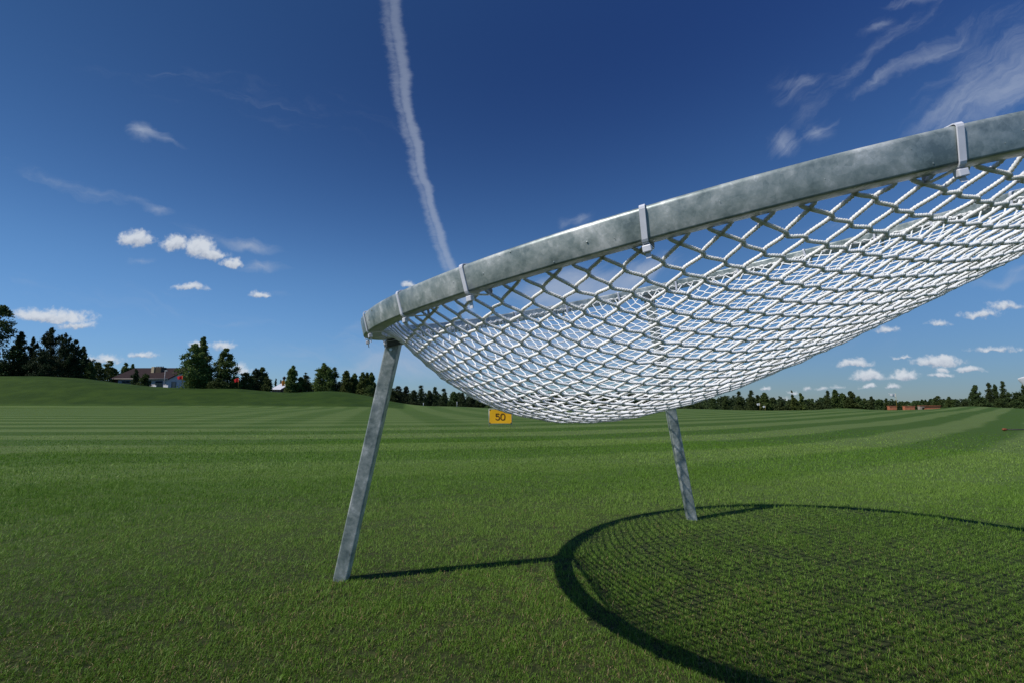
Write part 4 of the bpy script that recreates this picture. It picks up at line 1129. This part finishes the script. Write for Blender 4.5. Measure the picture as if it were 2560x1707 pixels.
def barn():
    Y = 88; x0, _, zr = at(679, 957.5, Y); x1 = at(704.5, 957, Y)[0]; D = 7.0; ze = at(690, 972, Y)[2]; xc = (x0 + x1) / 2
    g = tz(xc, Y) - .5
    t = thing('barn', 'small barn with a bright white ribbed roof and brown gable behind the mound', 'barn', (xc, Y, g))
    L, Rr, E_, Z = x0 - xc, x1 - xc, ze - g, zr - g
    yr = D / 2
    w = MB(); V = [(L + .15, 0, -.5), (Rr, 0, -.5), (Rr, D, -.5), (L + .15, D, -.5), (L + .15, 0, E_), (Rr, 0, E_), (Rr, D, E_), (L + .15, D, E_)]
    w.add(V, [(0, 1, 5, 4), (2, 3, 7, 6), (3, 0, 4, 7), (1, 2, 6, 5)]); w.build('wall', M['pinkwall'], t)
    r_ = MB(); sl = (Z - E_) / yr
    nr = 16
    for s in (0, 1):
        for k in range(nr):
            a, b = k / nr, (k + 1) / nr
            if s == 0: ya, yb, za, zb_ = -.3 + (yr + .3) * a, -.3 + (yr + .3) * b, E_ - .3 * sl + (Z - E_ + .3 * sl) * a, E_ - .3 * sl + (Z - E_ + .3 * sl) * b
            else: ya, yb, za, zb_ = D + .3 - (yr + .3) * a, D + .3 - (yr + .3) * b, E_ - .3 * sl + (Z - E_ + .3 * sl) * a, E_ - .3 * sl + (Z - E_ + .3 * sl) * b
            up = .05 if k % 2 else 0.0
            V = [(L, ya, za + up), (Rr, ya, za + up), (Rr, yb, zb_ + up), (L, yb, zb_ + up)]; V += [(p, q, z_ + .06) for p, q, z_ in V]
            r_.add(V, [(0, 3, 2, 1), (4, 5, 6, 7), (0, 1, 5, 4), (1, 2, 6, 5), (2, 3, 7, 6), (3, 0, 4, 7)])
    r_.build('roof', M['whiteroof'], t)
    gb = MB(); gb.add([(Rr + .02, -.2, -.5), (Rr + .02, D + .2, -.5), (Rr + .02, D + .2, E_), (Rr + .02, D / 2, Z), (Rr + .02, -.2, E_)], [(0, 1, 2, 3, 4)]); gb.add([(Rr + .12, -.2, -.5), (Rr + .12, D + .2, -.5), (Rr + .12, D + .2, E_), (Rr + .12, D / 2, Z), (Rr + .12, -.2, E_)], [(0, 1, 2, 3, 4)])
    gb.build('gable', M['brownwood'], t)
M['pinkwall'] = plain('pinkish_wall', (0.24, 0.15, 0.13), 0.85, 0, 0.15, 2); M['whiteroof'] = plain('white_roofing', (0.68, 0.68, 0.72), 0.5, 0, 0.06, 3); M['brownwood'] = plain('brown_boards', (0.075, 0.028, 0.018), 0.8, 0, 0.25, 3)
M['orange'] = plain('orange_brick', (0.42, 0.145, 0.075), 0.85, 0, 0.2, 4); M['concrete'] = plain('pale_concrete', (0.34, 0.27, 0.22), 0.85, 0, 0.15, 3)
barn()
def shed():
    Y = 92; x, _, zt = at(46, 913, Y); g = tz(x, Y) - .3; H = zt - g
    t = thing('shed', 'small pale and red shed showing low between the dark left trees', 'shed', (x, Y, g))
    m = MB(); m.box(-.9, 1.3, 0, 3, -.3, H * .8); w = m.build('wall', M['cream'], t)
    m = MB(); V = [(-1.2, -.3, H * .78), (1.5, -.3, H * .78), (1.5, 1.5, H), (-1.2, 1.5, H), (1.5, 3.3, H * .78), (-1.2, 3.3, H * .78)]; V2 = [(a, b, c + .1) for a, b, c in V]
    m.add(V + V2, [(0, 3, 2, 1), (6, 7, 8, 9), (3, 5, 4, 2), (9, 8, 10, 11), (0, 1, 7, 6), (1, 2, 8, 7), (2, 4, 10, 8), (4, 5, 11, 10), (5, 3, 9, 11), (3, 0, 6, 9)]); m.build('roof', M['fascia'], t)
    m = MB(); m.box(-.7, .0, -.05, .02, -.3, H * .55); m.build('door', M['fascia'], t)
shed()
def brick(px0, px1, pt, Y, lab, opening=None, cap=None, depth=0.4):
    x0 = at(px0, pt, Y)[0]; x1, _, zt = at(px1, pt, Y); xc = (x0 + x1) / 2; g = tz(xc, Y) - .6; H = zt - g; w = (x1 - x0) / 2
    t = thing('brick_building', lab, 'building', (xc, Y, g), 0, 'orange brick buildings under construction')
    if opening:
        oa, ob, oh = at(opening[0], pt, Y)[0] - xc, at(opening[1], pt, Y)[0] - xc, at(px0, opening[2], Y)[2] - g
        m = MB(); m.box(-w, oa, 0, depth, 0, H); m.box(oa, ob, 0, depth, oh, H); p1 = m.build('concrete_front', M['concrete'], t)
        m = MB(); m.box(ob, w, 0.05, depth, 0, H - .02); m.build('wall', M['orange'], t)
        m = MB(); m.box(oa, ob, depth * .3, depth * .35, 0, oh); m.build('opening', M['darkwood'], t)
    else:
        m = MB(); m.box(-w, w, 0, depth, 0, H); m.build('wall', M['orange'], t, bevel=.02)
        m = MB(); m.box(w * .18, w * .5, -.03, .02, .2, H * .8); m.build('pier', M['redbrown' if cap else 'orange'], t)
    m = MB(); m.box(-w - .03, w + .03, -.04, depth + .03, H, H + .06); m.build('coping', M['orange'], t)
brick(2223.5, 2242.5, 1015, 62, 'leftmost orange brick block, behind the yellow flag pole')
brick(2262, 2287, 1015, 64, 'middle orange brick block, with a darker right half', cap=True)
brick(2300, 2351, 1014, 66, 'long low orange brick building with a pale end and dark opening', opening=(2305, 2311, 1017.5))

# ------------------------------------------------------------------ render settings
sc.view_settings.view_transform = 'Standard'; sc.view_settings.look = 'None'
sc.view_settings.exposure = 0.0; sc.view_settings.gamma = 1.0
sc.render.engine = 'CYCLES'
sc.cycles.max_bounces = 6; sc.cycles.diffuse_bounces = 3; sc.cycles.glossy_bounces = 3; sc.cycles.transmission_bounces = 3
sc.cycles.use_denoising = True
sc.cycles.denoiser = 'OPENIMAGEDENOISE'
sc.cycles.denoising_input_passes = 'RGB_ALBEDO_NORMAL'; sc.cycles.denoising_prefilter = 'NONE'
sc.cycles.sample_clamp_indirect = 2.5
